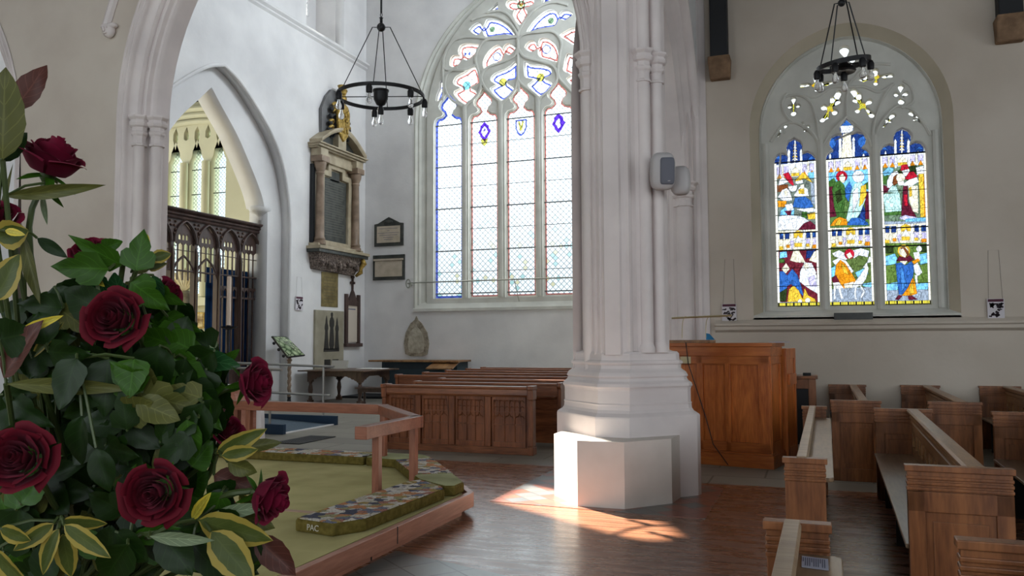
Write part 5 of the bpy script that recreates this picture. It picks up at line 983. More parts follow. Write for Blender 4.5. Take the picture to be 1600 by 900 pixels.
for s_ in (-1,1): MB().box(XL+.06,XL+.066,ym+s_*.2-.15,ym+s_*.2+.15,z0-.52,z0-.27).build('brass_inscription', M['bronze'], st, bevel=.03)
hb = thing('honours_board', 'narrow dark oak framed honours board with battlements and a cross on top', 'board', (XL,20.4,1.9)); q0, q1 = 20.05, 20.88
MB().box(XL,XL+.03,q0+.12,q1-.12,1.55,2.6).build('list_panel', plain('cream_board',(196,186,172),.7), hb)
for (a_, b_) in ((q0+.03,q0+.14),(q1-.14,q1-.03)): MB().box(XL,XL+.08,a_,b_,1.5,2.92).build('frame_post', M['screen'], hb, bevel=.008)
MB().box(XL,XL+.06,q0+.1,q1-.1,2.6,2.72).build('frame_head', M['screen'], hb); MB().box(XL,XL+.11,q0,q1+.06,1.42,1.52).build('frame_sill', M['screen'], hb, bevel=.01)
mb = MB(); mb.extr([(XL+.01,y,z) for y, z in ((q0+.12,2.7),(q0+.2,2.74),((q0+q1)/2-.05,3.0),((q0+q1)/2,3.06),((q0+q1)/2+.05,3.0),(q1-.2,2.74),(q1-.12,2.7))], (.06,0,0)); mb.build('gable', M['screen'], hb)
mb = MB(); ym_ = (q0+q1)/2; mb.box(XL+.02,XL+.06,ym_-.03,ym_+.03,3.0,3.45); mb.box(XL+.02,XL+.06,ym_-.11,ym_+.11,3.22,3.29); mb.ball((XL+.04,ym_,3.42), .06, 8, 6); mb.build('cross', M['screen'], hb)
MB().box(XL+.03,XL+.032,ym_-.2,ym_+.18,2.48,2.51).build('heading', M['ink'], hb)
def station(label, cx, cy, x0, x1, y0, y1, top, plane, seed):
    kw = {plane[0]: plane[1]}; a = P(x0,y0,**kw); b = P(x1,y1,**kw); t_ = P(cx,top,**kw); nrm = Vector((0,-1,0)) if plane[0] == 'Y' else Vector((1,0,0)); u = Vector((1,0,0)) if plane[0] == 'Y' else Vector((0,1,0))
    w2 = abs((b-a).dot(u)); h2 = a.z-b.z; c = (a+b)/2; t = thing('station_picture', label, 'picture', tuple(c-Vector((0,0,h2/2))), 'small black and white pictures hung on long strings'); mb = MB(); mb.obox(c, u*w2/2, nrm*.008, Vector((0,0,h2/2))); mb.build('print', plain('white_card',(205,200,205),.8) if 'white_card' not in bpy.data.materials else bpy.data.materials['white_card'], t)
    r_ = random.Random(seed); ink = bpy.data.materials.get('print_ink') or plain('print_ink',(38,26,34),.8)
    mb = MB(); mb.obox(c+nrm*.009+Vector((0,0,h2*.41)), u*w2*.46, nrm*.001, Vector((0,0,h2*.07))); mb.build('title_band', bpy.data.materials.get('plum_ink') or plain('plum_ink',(78,34,52),.8), t)
    for k in range(20):
        p = c+nrm*.009+u*w2*r_.uniform(-.36,.36)+Vector((0,0,h2*r_.uniform(-.42,.28))); an = r_.uniform(-1,1); d = (u*math.cos(an)+Vector((0,0,math.sin(an))))*w2*r_.uniform(.10,.34); mb = MB(); mb.beam(p-d*.5, p+d*.5, .004, r_.uniform(.014,.034)*(h2/.28), nrm) if False else mb.obox(p, d*.5, nrm*.001, nrm.cross(d).normalized()*r_.uniform(.007,.016)*(h2/.28)); mb.build('print_stroke', ink, t)
    s = MB(); e = u*w2*.36; s.tube([c-e*1.15+Vector((0,0,h2/2)), t_-e*.85, t_+e*.85, c+e*1.15+Vector((0,0,h2/2))], .0025, 4); s.build('string', bpy.data.materials.get('grey_string') or plain('grey_string',(120,112,104),.8), t)
station('small black and white picture on strings beside the organ, left of the stained window', 1139.5,0, 1128,1151,475,501,405, ('Y',YR-.03), 1)
station('small black and white picture on strings right of the stained window', 1552,0, 1542,1570,467,497,391, ('Y',YR-.03), 2)
station('small black and white picture on strings left of the columned monument', 467.5,0, 462,473,463,485,433, ('X',XL+.03), 3)
a, b = P(1303,489,Y=YR-.02), P(1364,499,Y=YR-.02); mb = MB(); mb.box(a.x,b.x,YR-.03,YR+.02,b.z,a.z); tag(mb.build('slate_strip_plaque', M['slate'], bevel=.004), 'long black slate plaque on the ledge below the stained glass window', 'plaque')
# tablets on the end wall
tb = thing('gabled_tablet', 'pale inscribed tablet in a dark gabled frame, upper of two on the end wall', 'tablet', (-11.6,YM,4.3)); x0, x1 = -12.13,-11.17
mb = MB(); mb.extr([(x,YM-.05,z) for x, z in ((x0,4.36),(x1,4.36),(x1,5.02),(x1-.12,5.04),((x0+x1)/2,5.22),(x0+.12,5.04),(x0,5.02))], (0,.05,0)); mb.build('frame', M['slate'], tb, bevel=.01)
MB().box(x0+.1,x1-.1,YM-.065,YM-.05,4.46,4.95).build('inscription_panel', M['tablet'], tb); 
mb = MB(); mb.ball(((x0+x1)/2,YM-.06,5.07), .07, 10, 6, (2.2,.3,.8)); mb.build('carved_crest', M['slate'], tb, smooth=2)
for k, l_ in enumerate((.62,.08,.7,.6,.35,.3)): MB().box(-11.65-l_/2,-11.65+l_/2,YM-.0665,YM-.065,4.87-k*.065,4.882-k*.065).build('text_line', M['ink'], tb)
tb = thing('square_tablet', 'pale tablet in a square dark frame, lower of two on the end wall', 'tablet', (-11.65,YM,3.35)); x0, x1 = -12.17,-11.12
MB().box(x0,x1,YM-.05,YM,3.36,4.1).build('frame', M['slate'], tb, bevel=.01); MB().box(x0+.08,x1-.08,YM-.065,YM-.05,3.46,3.92).build('inscription_panel', M['tablet'], tb); MB().box(x0+.04,x1-.04,YM-.09,YM-.05,3.93,3.985).build('shelf_moulding', M['tablet'], tb)
# stone niche
nc = thing('stone_niche', 'pointed rough bare-stone niche in the white end wall beside the tablets', 'niche', (-10.75,YM,1.15)); npt = [(-.37,.0),(-.2,-.06),(.2,-.06),(.37,.0),(.42,.3),(.36,.62),(.18,.88),(.06,.98),(.0,1.1),(-.06,.98),(-.2,.88),(-.36,.62),(-.42,.3)]
mb = MB(); mb.extr([(-10.74+a*.95,YM-.041,1.2+b) for a, b in npt], (0,.04,0)); mb.build('surround', M['oldstone'], nc); mb = MB(); mb.extr([(-10.74+a*.62,YM-.052,1.27+b*.72) for a, b in npt], (0,.012,0)); mb.build('inner_stone', noisy('pale_niche_stone',(150,144,128),(182,176,160),8,.9,.5,20,dist=.02), nc)
for (x, z) in ((-11.9,1.9),(-11.2,1.88),(-11.84,1.84),(-11.75,1.79),(-8.65,2.02),(-8.5,2.06),(-8.56,1.97)): pass
# window tie rod with ring and strut
td = thing('window_rod', 'long thin horizontal iron rod with a ring end crossing the big window', 'rod', (-8.5,YM-.25,3.2)); M['rodm'] = plain('grey_painted_rod', (140,142,132), .5)
mb = MB(); mb.tube([P(640,442,Y=YM-.25), P(926,432.5,Y=YM-.25)], .018, 8); mb.build('rod', M['rodm'], td, smooth=True)
mb = MB(); c = P(638,443,Y=YM-.25); mb.tube([c+Vector((.07*math.cos(t),0,.12*math.sin(t))) for t in [2*math.pi*k/16 for k in range(17)]], .02, 6); mb.build('ring', M['rodm'], td, smooth=True)
mb = MB(); mb.tube([P(803,435,Y=YM-.25), P(811,471,Y=YM+.05)], .012, 6); mb.build('strut', M['rodm'], td, smooth=True); MB().box(c.x-.03,c.x+.03,YM-.26,YM,c.z-.02,c.z+.02).build('wall_bracket', M['rodm'], td)

# ================================================================ PARCLOSE SCREEN in the chapel arch
XS = XL-.62
scn = thing('parclose_screen', 'dark carved oak screen with traceried arches filling the chapel archway', 'screen', (XS,15.0,0)); y0_, y1_ = 12.86, 16.86+.32
SC_Y0, SC_Y1, BW = 12.0, 17.18, .765
ap = [14.42-.765*2, 14.42-.765, 14.42, 15.15, 15.90, 16.67]
mb = MB()
prf = [(0,4.28),(.10,4.28),(.12,4.31),(.10,4.34),(.15,4.37),(.16,4.40),(.13,4.42),(.20,4.45),(.22,4.48),(.22,4.50),(-.22,4.50),(-.22,4.45),(-.12,4.37),(-.1,4.28)]
mb.extr([(XS+d,SC_Y0,z) for d, z in prf], (0,SC_Y1-SC_Y0+.04,0)); mb.build('cornice', M['screen'], scn)
H = []
for i, a in enumerate(ap): H.append([(a-.33,3.165)]+[(a+x, z) for x, z in arc(.33,.50,3.78,8)]+[(a+.33,3.165)])
plate('arch_spandrels', [(SC_Y0,3.15),(SC_Y1,3.15),(SC_Y1,4.3),(SC_Y0,4.3)], [[(a, z) for a, z in h] for h in H], .10, (XS+.05,0,0), (0,1,0), (0,0,1), M['screen'], scn, bevel=.008)
for i, a in enumerate(ap): mb = MB(); mb.tube([(XS+.08,y,z) for y, z in [(a+x, z) for x, z in arc(.34,.51,3.78,8)]], .028, 6); mb.build('arch_moulding', M['screen'], scn, smooth=True)
for i, a in enumerate(ap):     # pierced spandrel leafwork
    for s_ in (-1,1):
        for k in range(5): mb = MB(); mb.ball((XS+.065,a+s_*(.30+.03*(k%2)),4.22-.055*k*1.6), .03, 6, 5); mb.build('spandrel_leaf', M['table'], scn, smooth=2) if k < 4 else None
for y in [a-.38 for a in ap]+[SC_Y1-.09]:
    mb = MB(); mb.box(XS-.06,XS+.06,y-.045,y+.045,0,3.9); mb.box(XS+.05,XS+.11,y-.022,y+.022,.9,3.5); mb.box(XS+.04,XS+.13,y-.04,y+.04,0,.95); mb.hexa([(XS+.05,y-.03,3.5),(XS+.12,y-.03,3.5),(XS+.12,y+.03,3.5),(XS+.05,y+.03,3.5),(XS+.05,y-.008,3.72),(XS+.06,y-.008,3.72),(XS+.06,y+.008,3.72),(XS+.05,y+.008,3.72)]); mb.build('post', M['screen'], scn)
for i, a in enumerate(ap):
    door = i in (2, 3)
    rows = bays(a-.33, a+.33, 4, 3.42, 3.66)+bays(a-.33, a+.33, 4, 3.72, 3.92)
    rows = [[(y, z) for y, z in r] for r in rows]
    plate('bay_tracery', [(a-.34,3.60),(a+.34,3.60),(a+.34,3.84),(a+.22,4.06),(a,4.24),(a-.22,4.06),(a-.34,3.84)], bays(a-.33,a+.33,4,3.615,3.80)+bays(a-.17,a+.17,3,3.84,4.0), .035, (XS+.02,0,0), (0,1,0), (0,0,1), M['screen'], scn)
    for k in range(1, 4):
        y = a-.33+.165*k; mb = MB(); mb.box(XS-.015,XS+.02,y-.011,y+.011,(2.95 if door else 1.0),3.62); mb.build('muntin', M['screen'], scn)
    if door:
        top = [(a+x, z) for x, z in arc(.36,.62,3.0-.28,8)]; mb = MB(); mb.tube([(XS+.03,y,z+.2) for y, z in top], .028, 6); mb.build('door_arch', M['screen'], scn, smooth=True)
    else:
        plate('bay_cusping', [(a-.34,2.62),(a+.34,2.62),(a+.34,2.9),(a-.34,2.9)], bays(a-.33,a+.33,4,2.55,2.86) and [[(a-.33+.165*k+.02,2.66),(a-.33+.165*k+.145,2.66),(a-.33+.165*k+.145,2.78),(a-.33+.165*k+.082,2.86),(a-.33+.165*k+.02,2.78)] for k in range(4)], .04, (XS+.02,0,0), (0,1,0), (0,0,1), M['screen'], scn)
        MB().box(XS-.03,XS+.03,a-.34,a+.34,0,.95).build('lower_panel', M['screen'], scn); MB().box(XS-.05,XS+.07,a-.36,a+.36,1.0,1.07).build('sill_rail', M['screen'], scn); MB().box(XS-.05,XS+.06,a-.36,a+.36,.86,.92).build('sill_rail', M['screen'], scn)
mb = MB(); mb.ball((XS+.03,14.785,3.02), .06, 8, 6, (1,1,1.5)); mb.tube([(XS+.03,14.785,2.9),(XS+.03,14.785,3.35)], [.02,.05], 6); mb.build('pendant', M['screen'], scn)
cv = MB(); n = 60; y0c, y1c = 15.56, 17.1; cv.loft([[(XS-.35+.03*math.sin(k*1.9), y0c+(y1c-y0c)*k/n, z) for k in range(n+1)] for z in (0.02, 3.35)], False, False); tag(cv.build('curtain', M['curtain'], smooth=True), 'deep blue curtain hanging behind the dark carved screen', 'curtain')
# candle and holder before the screen
c = P(357,510,Y=11.2); cd = thing('candle_stand', 'tall black iron candlestick with drip tray before the dark screen', 'candlestick', (c.x,c.y,0)); mb = MB(); mb.lathe([(.16,0),(.15,.03),(.05,.06),(.03,.2),(.022,.7),(.04,.74),(.022,.78),(.02,c.z-.06),(.05,c.z-.05),(.14,c.z-.02),(.15,c.z),(.05,c.z-.005),(.03,c.z+.02)], c.x, c.y, 14); mb.build('stand', M['black'], cd, smooth=True)
z1c = P(357,432,Y=11.2).z; mb = MB(); mb.lathe([(.036,c.z+.02),(.036,z1c-.03),(.033,z1c),(.005,z1c-.005)], c.x, c.y, 14); tag(mb.build('candle', plain('ivory_wax',(232,214,196),.5), smooth=True), 'tall thick ivory candle in the black stand before the screen', 'candle')
# urn with a fan of pale plumes in the chapel
c = P(288,478,Y=15.8); pd = MB(); pd.lathe([(.2,0),(.2,.1),(.12,.16),(.11,c.z-.12),(.17,c.z-.06),(.17,c.z)], c.x, c.y, 14); tag(pd.build('urn_pedestal', M['chapel'], smooth=True), 'slim cream pedestal carrying the urn of plumes in the chapel', 'pedestal')
ur = thing('plume_urn', 'buff round urn holding a fan of pale cream plumes seen through the screen', 'urn', tuple(c)); mb = MB(); s = .19; mb.lathe([(.10,c.z),(.13,c.z+.02),(.18,c.z+.10),(.20,c.z+.19),(.18,c.z+.27),(.12,c.z+.335),(.10,c.z+.35),(.115,c.z+.37),(.09,c.z+.37)], c.x, c.y, 20); mb.build('urn', noisy('speckled_urn',(150,140,110),(200,190,160),6,.5,.1), ur, smooth=True)
M['plume'] = noisy('cream_plume', (226,212,168), (250,242,214), 8, .8, .4, 20)
for k in range(7):
    an = R(-52+104*k/6); d = Vector((math.sin(an)*.8,math.sin(an)*.3,math.cos(an))); b0 = c+Vector((0,0,.35)); mb = MB(); mb.tube([b0+d*.02,b0+d*.2,b0+d*.36,b0+d*.50,b0+d*.56], [.02,.045,.065,.05,.02], 8); mb.build('plume', M['plume'], ur, smooth=2)
a, b = P(300,488,Y=20.7), P(318,513,Y=20.7); pc = thing('gilt_picture', 'small gilt framed picture on the cream chapel wall below the window', 'picture', (a.x,20.7,b.z)); MB().box(a.x,b.x,20.72,20.79,b.z,a.z).build('frame', M['gold'], pc, bevel=.01); MB().box(a.x+.05,b.x-.05,20.71,20.73,b.z+.05,a.z-.05).build('canvas', noisy('sepia_painting',(110,80,40),(200,180,130),6,.7,.1), pc)

# ================================================================ TABLE, LECTERN, BENCH, SHELF, RAMP
tb = thing('refectory_table', 'dark oak table with turned legs and shaped apron by the left wall', 'table', (-11.4,18.7,0)); TX0, TX1, TY0, TY1, TZ = -12.38,-10.45,17.75,19.6,.85
MB().box(TX0,TX1,TY0,TY1,TZ-.035,TZ).build('tabletop', M['table'], tb, bevel=.008)
for x in (-12.15,-10.7):
    for y in (18.0,19.35):
        mb = MB(); mb.box(x-.06,x+.06,y-.06,y+.06,.0,.09); mb.lathe([(.05,.09),(.055,.12),(.035,.15),(.04,.2),(.062,.34),(.05,.44),(.035,.50),(.05,.53),(.05,.55)], x, y, 12); mb.box(x-.06,x+.06,y-.06,y+.06,.55,TZ-.035); mb.build('leg', M['table'], tb)
def apron(a, b): 
    a, b = Vector(a), Vector(b); L = (b-a).length; u = (b-a).normalized(); n = 28; top = [a+u*L*i/n for i in range(n+1)]; bot = []
    for i in range(n+1):
        t = i/n; e = min(t, 1-t)*L; dz = .12+(.12*max(0, 1-e/.3))*(1+.25*math.sin(e*60)); bot.append(a+u*L*t-Vector((0,0,dz)))
    mb = MB(); mb.extr(top+bot[::-1], u.cross(Vector((0,0,1)))*.022); return mb
for a, b in (((-12.1,17.95,TZ-.035),(-10.75,17.95,TZ-.035)),((-10.66,18.05,TZ-.035),(-10.66,19.3,TZ-.035)),((-12.1,19.4,TZ-.035),(-10.75,19.4,TZ-.035)),((-12.17,18.05,TZ-.035),(-12.17,19.3,TZ-.035))): apron(a, b).build('apron', M['table'], tb)
pp_ = MB(); pp_.box(-11.35,-10.62,18.9,19.35,TZ,TZ+.012); tag(pp_.build('white_papers', M['white']), 'white papers spread on the right end of the oak table', 'papers')
pp_ = MB(); pp_.hexa([(-12.2,19.0,TZ),(-11.75,19.0,TZ),(-11.75,19.12,TZ),(-12.2,19.12,TZ),(-12.2,19.06,TZ+.22),(-11.7,19.06,TZ+.22),(-11.7,19.09,TZ+.22),(-12.2,19.09,TZ+.22)]); tag(pp_.build('white_card_notice', plain('pale_card',(190,188,178),.8)), 'pale folded notice card standing on the oak table under the brass slab', 'notice')
bn = thing('wooden_bench', 'low dark wooden stool with turned legs between the table and the pews', 'bench', (-10.9,19.0,0)); x0 = P(553,606,Y=19.2).x
bn.location = (-9.9,17.7,0); WL[bn.name] = Vector((-9.9,17.7,0)); MB().box(-10.55,-9.2,17.5,17.85,.42,.46).build('seat', M['screen'], bn, bevel=.006); MB().box(-10.5,-9.25,17.55,17.8,.34,.42).build('seat_rail', M['screen'], bn)
for x in (-10.45,-9.3):
    for y in (17.55,17.8): mb = MB(); mb.lathe([(.035,0),(.035,.08),(.02,.1),(.035,.22),(.02,.3),(.035,.34)], x, y, 10); mb.build('leg', M['screen'], bn)
struct(MB().box(-12.4,-7.7,19.9,21.15,0,.06).build('floor_dark_step', M['dark'], origin=False))
sf = thing('leaflet_desk', 'wide brown-topped leaflet desk with slate-blue front under the stone niche', 'desk', (-10.3,20.6,0))
MB().box(-11.75,-9.0,20.2,21.1,1.0,1.05).build('desk_top', M['oaky'], sf, bevel=.006); MB().box(-11.4,-9.1,20.35,21.1,.06,1.0).build('cupboard', plain('slate_blue_paint',(44,60,68),.7), sf); MB().box(-11.3,-9.2,20.33,20.35,.8,.96).build('fascia', plain('dark_teal_board',(34,46,54),.7), sf); 
mb = MB(); a_, b_, c_, d_ = P(665,577,Y=19.9), P(707,577,Y=19.9), P(720,565,Y=20.5), P(683,564,Y=20.5); lf_ = MB(); lf_.extr([a_,b_,c_,d_], (0,0,.03)); lf_.build('sloping_flap', M['oaky'], sf)
lx = P(452,600,Y=16.9).x; lec = thing('lectern', 'lectern with a barley-twist stem and tilted desk of green leaf-patterned panel', 'lectern', (lx,16.9,0))
mb = MB(); mb.lathe([(.20,0),(.20,.04),(.09,.08),(.05,.14),(.04,.2),(.05,.24)], lx, 16.9, 14); mb.build('foot', M['black'], lec, smooth=True)
mb = MB(); N = 90; mb.loft([[(lx+(.038+.014*math.cos(3*(2*math.pi*k/12)-z*40))*math.cos(2*math.pi*k/12), 16.9+(.038+.014*math.cos(3*(2*math.pi*k/12)-z*40))*math.sin(2*math.pi*k/12), z) for k in range(12)] for z in [.24+.86*i/N for i in range(N+1)]]); mb.build('twisted_stem', M['brownm'], lec, smooth=2)
mb = MB(); mb.lathe([(.05,1.1),(.07,1.13),(.04,1.16),(.04,1.26),(.06,1.3)], lx, 16.9, 12); mb.build('collar', M['brownm'], lec, smooth=True)
q = [P(425,525,Y=16.6),P(448,526,Y=17.35),P(477,555,Y=17.2),P(450,558,Y=16.5)]
def leafpanel():
    t = NT('green_leaf_panel'); v = t.coord((6,6,6)); vo = t.a('ShaderNodeTexVoronoi'); vo.inputs['Scale'].default_value = 1.1; t.k(v, vo.inputs['Vector']); r = t.a('ShaderNodeValToRGB'); e = r.color_ramp.elements; e[0].color = lin((188,200,160)); e[1].color = lin((84,112,74)); e[1].position = .8; t.k(vo.outputs[0], r.inputs[0]); w2 = t.a('ShaderNodeTexVoronoi', feature='DISTANCE_TO_EDGE'); w2.inputs['Scale'].default_value = 1.1; t.k(v, w2.inputs['Vector']); t.k(t.mix(t.math('LESS_THAN', w2.outputs[0], .05), r.outputs[0], lin((60,72,48))), t.b.inputs['Base Color']); t.b.inputs['Roughness'].default_value = .25; return t.m
nn = (q[1]-q[0]).cross(q[3]-q[0]).normalized(); nn = nn if nn.z > 0 else -nn
mb = MB(); mb.extr(q, -nn*.035); mb.build('desk_board', M['black'], lec); mb = MB(); cq = sum(q, Vector())/4; mb.extr([cq+(p-cq)*.93+nn*.004 for p in q], -nn*.006); mb.build('leaf_panel', leafpanel(), lec)
for f in (.25,.55,.85): p = q[0].lerp(q[3], f)-nn*.07; mb = MB(); mb.ball(p, .04, 8, 6); mb.build('scroll_bracket', M['black'], lec, smooth=2)
mb = MB(); mb.tube([Vector((lx,16.9,1.28)), cq-nn*.03], .03, 8); mb.build('neck', M['black'], lec)
# ramp with rails
rp = thing('access_ramp', 'grey-blue access ramp with dark blue kerbs and metal handrails left of the pews', 'ramp', (-9.6,12.7,0))
MB().hexa([(-11.6,11.95,.0),(-8.6,11.95,.0),(-8.6,13.5,.0),(-11.6,13.5,.0),(-11.6,11.95,.16),(-8.6,11.95,.015),(-8.6,13.5,.015),(-11.6,13.5,.16)]).build('ramp_surface', M['rampgrey'], rp); MB().box(-8.63,-8.585,11.95,13.5,.0,.022).build('white_nosing', M['white'], rp)
for y in (11.86,13.5): mb = MB(); mb.box(-11.6,-8.55,y,y+.09,0,.17); mb.build('kerb', M['blue'], rp, bevel=.006)
for y in (11.9,13.54):
    for z, x1 in ((1.10,-8.62),(.55,-8.7)): mb = MB(); mb.tube([(-11.6,y,z+.08),(x1,y,z)], .024, 8); mb.build('handrail', M['steel'], rp, smooth=True)
    for x in (-8.85,-10.6): mb = MB(); mb.tube([(x,y,.0),(x,y,1.12)], .022, 8); mb.build('rail_post', M['steel'], rp, smooth=True)
gr = MB(); q = [(-7.98,10.83),(-7.5,10.83),(-7.5,11.85),(-7.98,11.85)]; Hs = [[(-7.95+.048*i,10.87+.05*j),(-7.95+.048*i+.03,10.87+.05*j),(-7.95+.048*i+.03,10.87+.05*j+.034),(-7.95+.048*i,10.87+.05*j+.034)] for i in range(9) for j in range(19)]
struct(plate('floor_grille', q, Hs, .02, (0,0,.014), (1,0,0), (0,1,0), M['black']))
# small oak stall end by the altar rail, with sheet and cloth
sx, sy = P(362,640,Y=9.6).x, 9.6; zt = P(360,603,Y=9.6).z
sd_ = thing('prayer_desk', 'pink-brown oak prayer desk partly hidden behind the leaves and a rose', 'desk', (sx,sy,0)); mb = MB(); mb.loft([[(sx-.14-w_,sy-.1,z),(sx+.12+w_,sy-.1,z),(sx+.12+w_,sy+.25,z),(sx-.14-w_,sy+.25,z)] for z, w_ in ((zt-.2,.04),(zt-.1,.0),(zt-.02,-.01),(zt,0))]); mb.build('desk_head', M['board'], sd_); MB().box(sx-.1,sx+.1,sy,sy+.2,.0,zt-.2).build('desk_body', M['railz'], sd_); MB().box(sx+.16,sx+.36,sy+.0,sy+.12,.0,zt-.2).build('side_post', M['board'], sd_, bevel=.01)
mb = MB(); mb.box(sx-.12,sx+.08,sy-.06,sy+.2,zt+.001,zt+.02); tag(mb.build('open_book', M['white'], bevel=.004), 'white open book on top of the pink-brown prayer desk', 'book')
c = P(406,648,Y=9.7); mb = MB(); mb.loft([[(c.x-w_,9.68,z),(c.x+w_*.6,9.68,z),(c.x+w_*.6,9.76,z),(c.x-w_,9.76,z)] for z, w_ in ((.02,.09),(.5,.06),(c.z+.13,.04),(c.z+.2,.02))]); tag(mb.build('white_cloth', M['white'], smooth=True), 'narrow white cloth hanging beside the prayer desk', 'cloth')

# ================================================================ SPEAKER and CHANDELIERS
sp = P(1035,268,Y=8.22); spk = thing('wall_speaker', 'rounded white loudspeaker with grey grille fixed high on the centre pier', 'loudspeaker', tuple(sp))
spm = Matrix.Translation(sp) @ Matrix.Rotation(R(18),4,'Z') @ Matrix.Rotation(R(8),4,'X')
def sup(mb, m, c, sx_, sy_, sz_, e=.5, n=20, k=12):
    def f(v, e_): return math.copysign(abs(v)**e_, v)
    mb.loft([[m @ (Vector(c)+Vector((sx_*f(math.cos(b),e)*f(math.cos(2*math.pi*i/n),e), sy_*f(math.cos(b),e)*f(math.sin(2*math.pi*i/n),e), sz_*f(math.sin(b),e)))) for i in range(n)] for b in [(-.495+.99*j/k)*math.pi for j in range(k+1)]])
mb = MB(); sup(mb, spm, (0,0,0), .125,.10,.19, .55); mb.build('cabinet', M['speaker'], spk, smooth=2)
mb = MB(); sup(mb, spm, (.035,-.035,.0), .075,.078,.138, .3); mb.build('grille', M['grille'], spk, smooth=2)
mb = MB(); mb.obox(spm @ Vector((.05,-.115,-.1)), (.012,0,0), (0,.003,0), (0,0,.003)); mb.build('badge', M['speaker'], spk)
mb = MB(); sup(mb, Matrix.Translation(sp+Vector((.15,.20,-.07))), (0,0,0), .10,.09,.15, .6); mb.build('second_cabinet', M['speaker'], spk, smooth=2)
mb = MB(); mb.tube([sp+Vector((.0,.05,0)), Vector((PCX+.38,PCY-.15,sp.z))], .03, 8); mb.build('bracket', M['speaker'], spk)
M['bulb'] = NT('clear_bulb_glass'); _b = M['bulb'].b; _b.inputs['Transmission Weight'].default_value = .75; _b.inputs['Roughness'].default_value = .05; _b.inputs['Base Color'].default_value = (.95,.95,.95,1); _b.inputs['IOR'].default_value = 1.2; M['bulb'] = M['bulb'].m
def chandelier(label, cpt, rad, hub_z, zc_, bulbs, bs, rodr, tilt, big, lowdisc):
    c = Vector(cpt); t = thing('ring_chandelier', label, 'chandelier', tuple(c), 'black iron ring chandeliers')
    ex = Vector((1,0,tilt[0])); ey = Vector((0,1,tilt[1])); pt = lambda an, r: c+ex*r*math.cos(an)+ey*r*math.sin(an)
    mb = MB(); n = 48; mb.loft([[pt(2*math.pi*k/n, rad+a)+Vector((0,0,b)) for a, b in ((-.012,-.022),(.012,-.022),(.012,.022),(-.012,.022))] for k in range(n+1)], True, False); mb.build('ring', M['black'], t)
    hub = Vector((c.x,c.y,hub_z)); mb = MB(); mb.ball(hub, .05*big, 10, 8); mb.tube([hub, hub+Vector((0,0,.12)), hub+Vector((0,0,.13))], [.02,.02,.03], 8); mb.tube([hub+Vector((.014*math.cos(a),0,.17+.03*math.sin(a))) for a in [2*math.pi*k/10 for k in range(11)]], .006, 5)
    mb.build('hub', M['black'], t, smooth=2); mb = MB(); mb.tube([hub+Vector((0,0,.2)), Vector((c.x,c.y,zc_))], .012*big, 6); mb.build('hanging_rod', M['black'], t)
    for an in rodr: a = hub+(pt(an, rad)-c).normalized()*.1*big; mb = MB(); mb.tube([hub,a,pt(an, rad)], [.008,.007,.006], 5); mb.build('suspension_rod', M['black'], t)
    for an in rodr[:2]: mb = MB(); mb.tube([pt(an, rad), pt(an+math.pi, rad)], .006, 5); mb.build('cross_bar', M['black'], t)
    bc = c+Vector((0,0,.04)); mb = MB()
    if lowdisc: mb.lathe([(.02,c.z-.06),(.10,c.z-.075),(.11,c.z-.06),(.10,c.z-.04),(.05,c.z),(.02,c.z+.04)], c.x, c.y, 16)
    else: mb.lathe([(.02,c.z-.13),(.06,c.z-.11),(.095,c.z-.04),(.10,c.z+.06),(.11,c.z+.07),(.11,c.z+.09),(.03,c.z+.09)], c.x, c.y, 16)
    mb.build('centre_cup', M['black'], t, smooth=True)
    for an in bulbs:
        p = pt(an, rad+.01) if an is not None else c+Vector((0,0,-.06 if lowdisc else -.12)); mb = MB(); mb.lathe([(.02*bs,p.z-.10*bs),(.032*bs,p.z-.095*bs),(.034*bs,p.z-.04*bs),(.02*bs,p.z-.01)], p.x, p.y, 10); mb.build('lamp_holder', M['black'], t, smooth=True)
        z = p.z-.095*bs; mb = MB(); mb.lathe([(.013*bs,z),(.015*bs,z-.03*bs),(.03*bs,z-.065*bs),(.032*bs,z-.085*bs),(.025*bs,z-.105*bs),(.006*bs,z-.116*bs)], p.x, p.y, 12); mb.build('bulb', M['bulb'], t, smooth=True)
    return t
d1 = 11.0; c1 = P(595,151,D=d1); hub1 = P(595,40,D=d1).z; rd1 = 67*d1/FPX
chandelier('large black ring chandelier hanging before the big traceried window', c1, rd1, hub1, 14.2, [R(a) for a in (-176,-128,-75,-20,30,75,128)]+[None], 1.25, [R(20),R(200),R(110),R(290)], (.0,.0), 1.2, False)
d2 = 7.6; c2 = P(1318,101,D=d2); hub2 = P(1313,2,D=d2).z; rd2 = 38*d2/FPX
chandelier('smaller black ring chandelier with large bulbs before the stained glass window', c2, rd2, hub2, 8.9, [R(a) for a in (-110,-50,10,150,-170)]+[None], .95, [R(25),R(205),R(-60),R(120)], (.12,.12), .7, True)

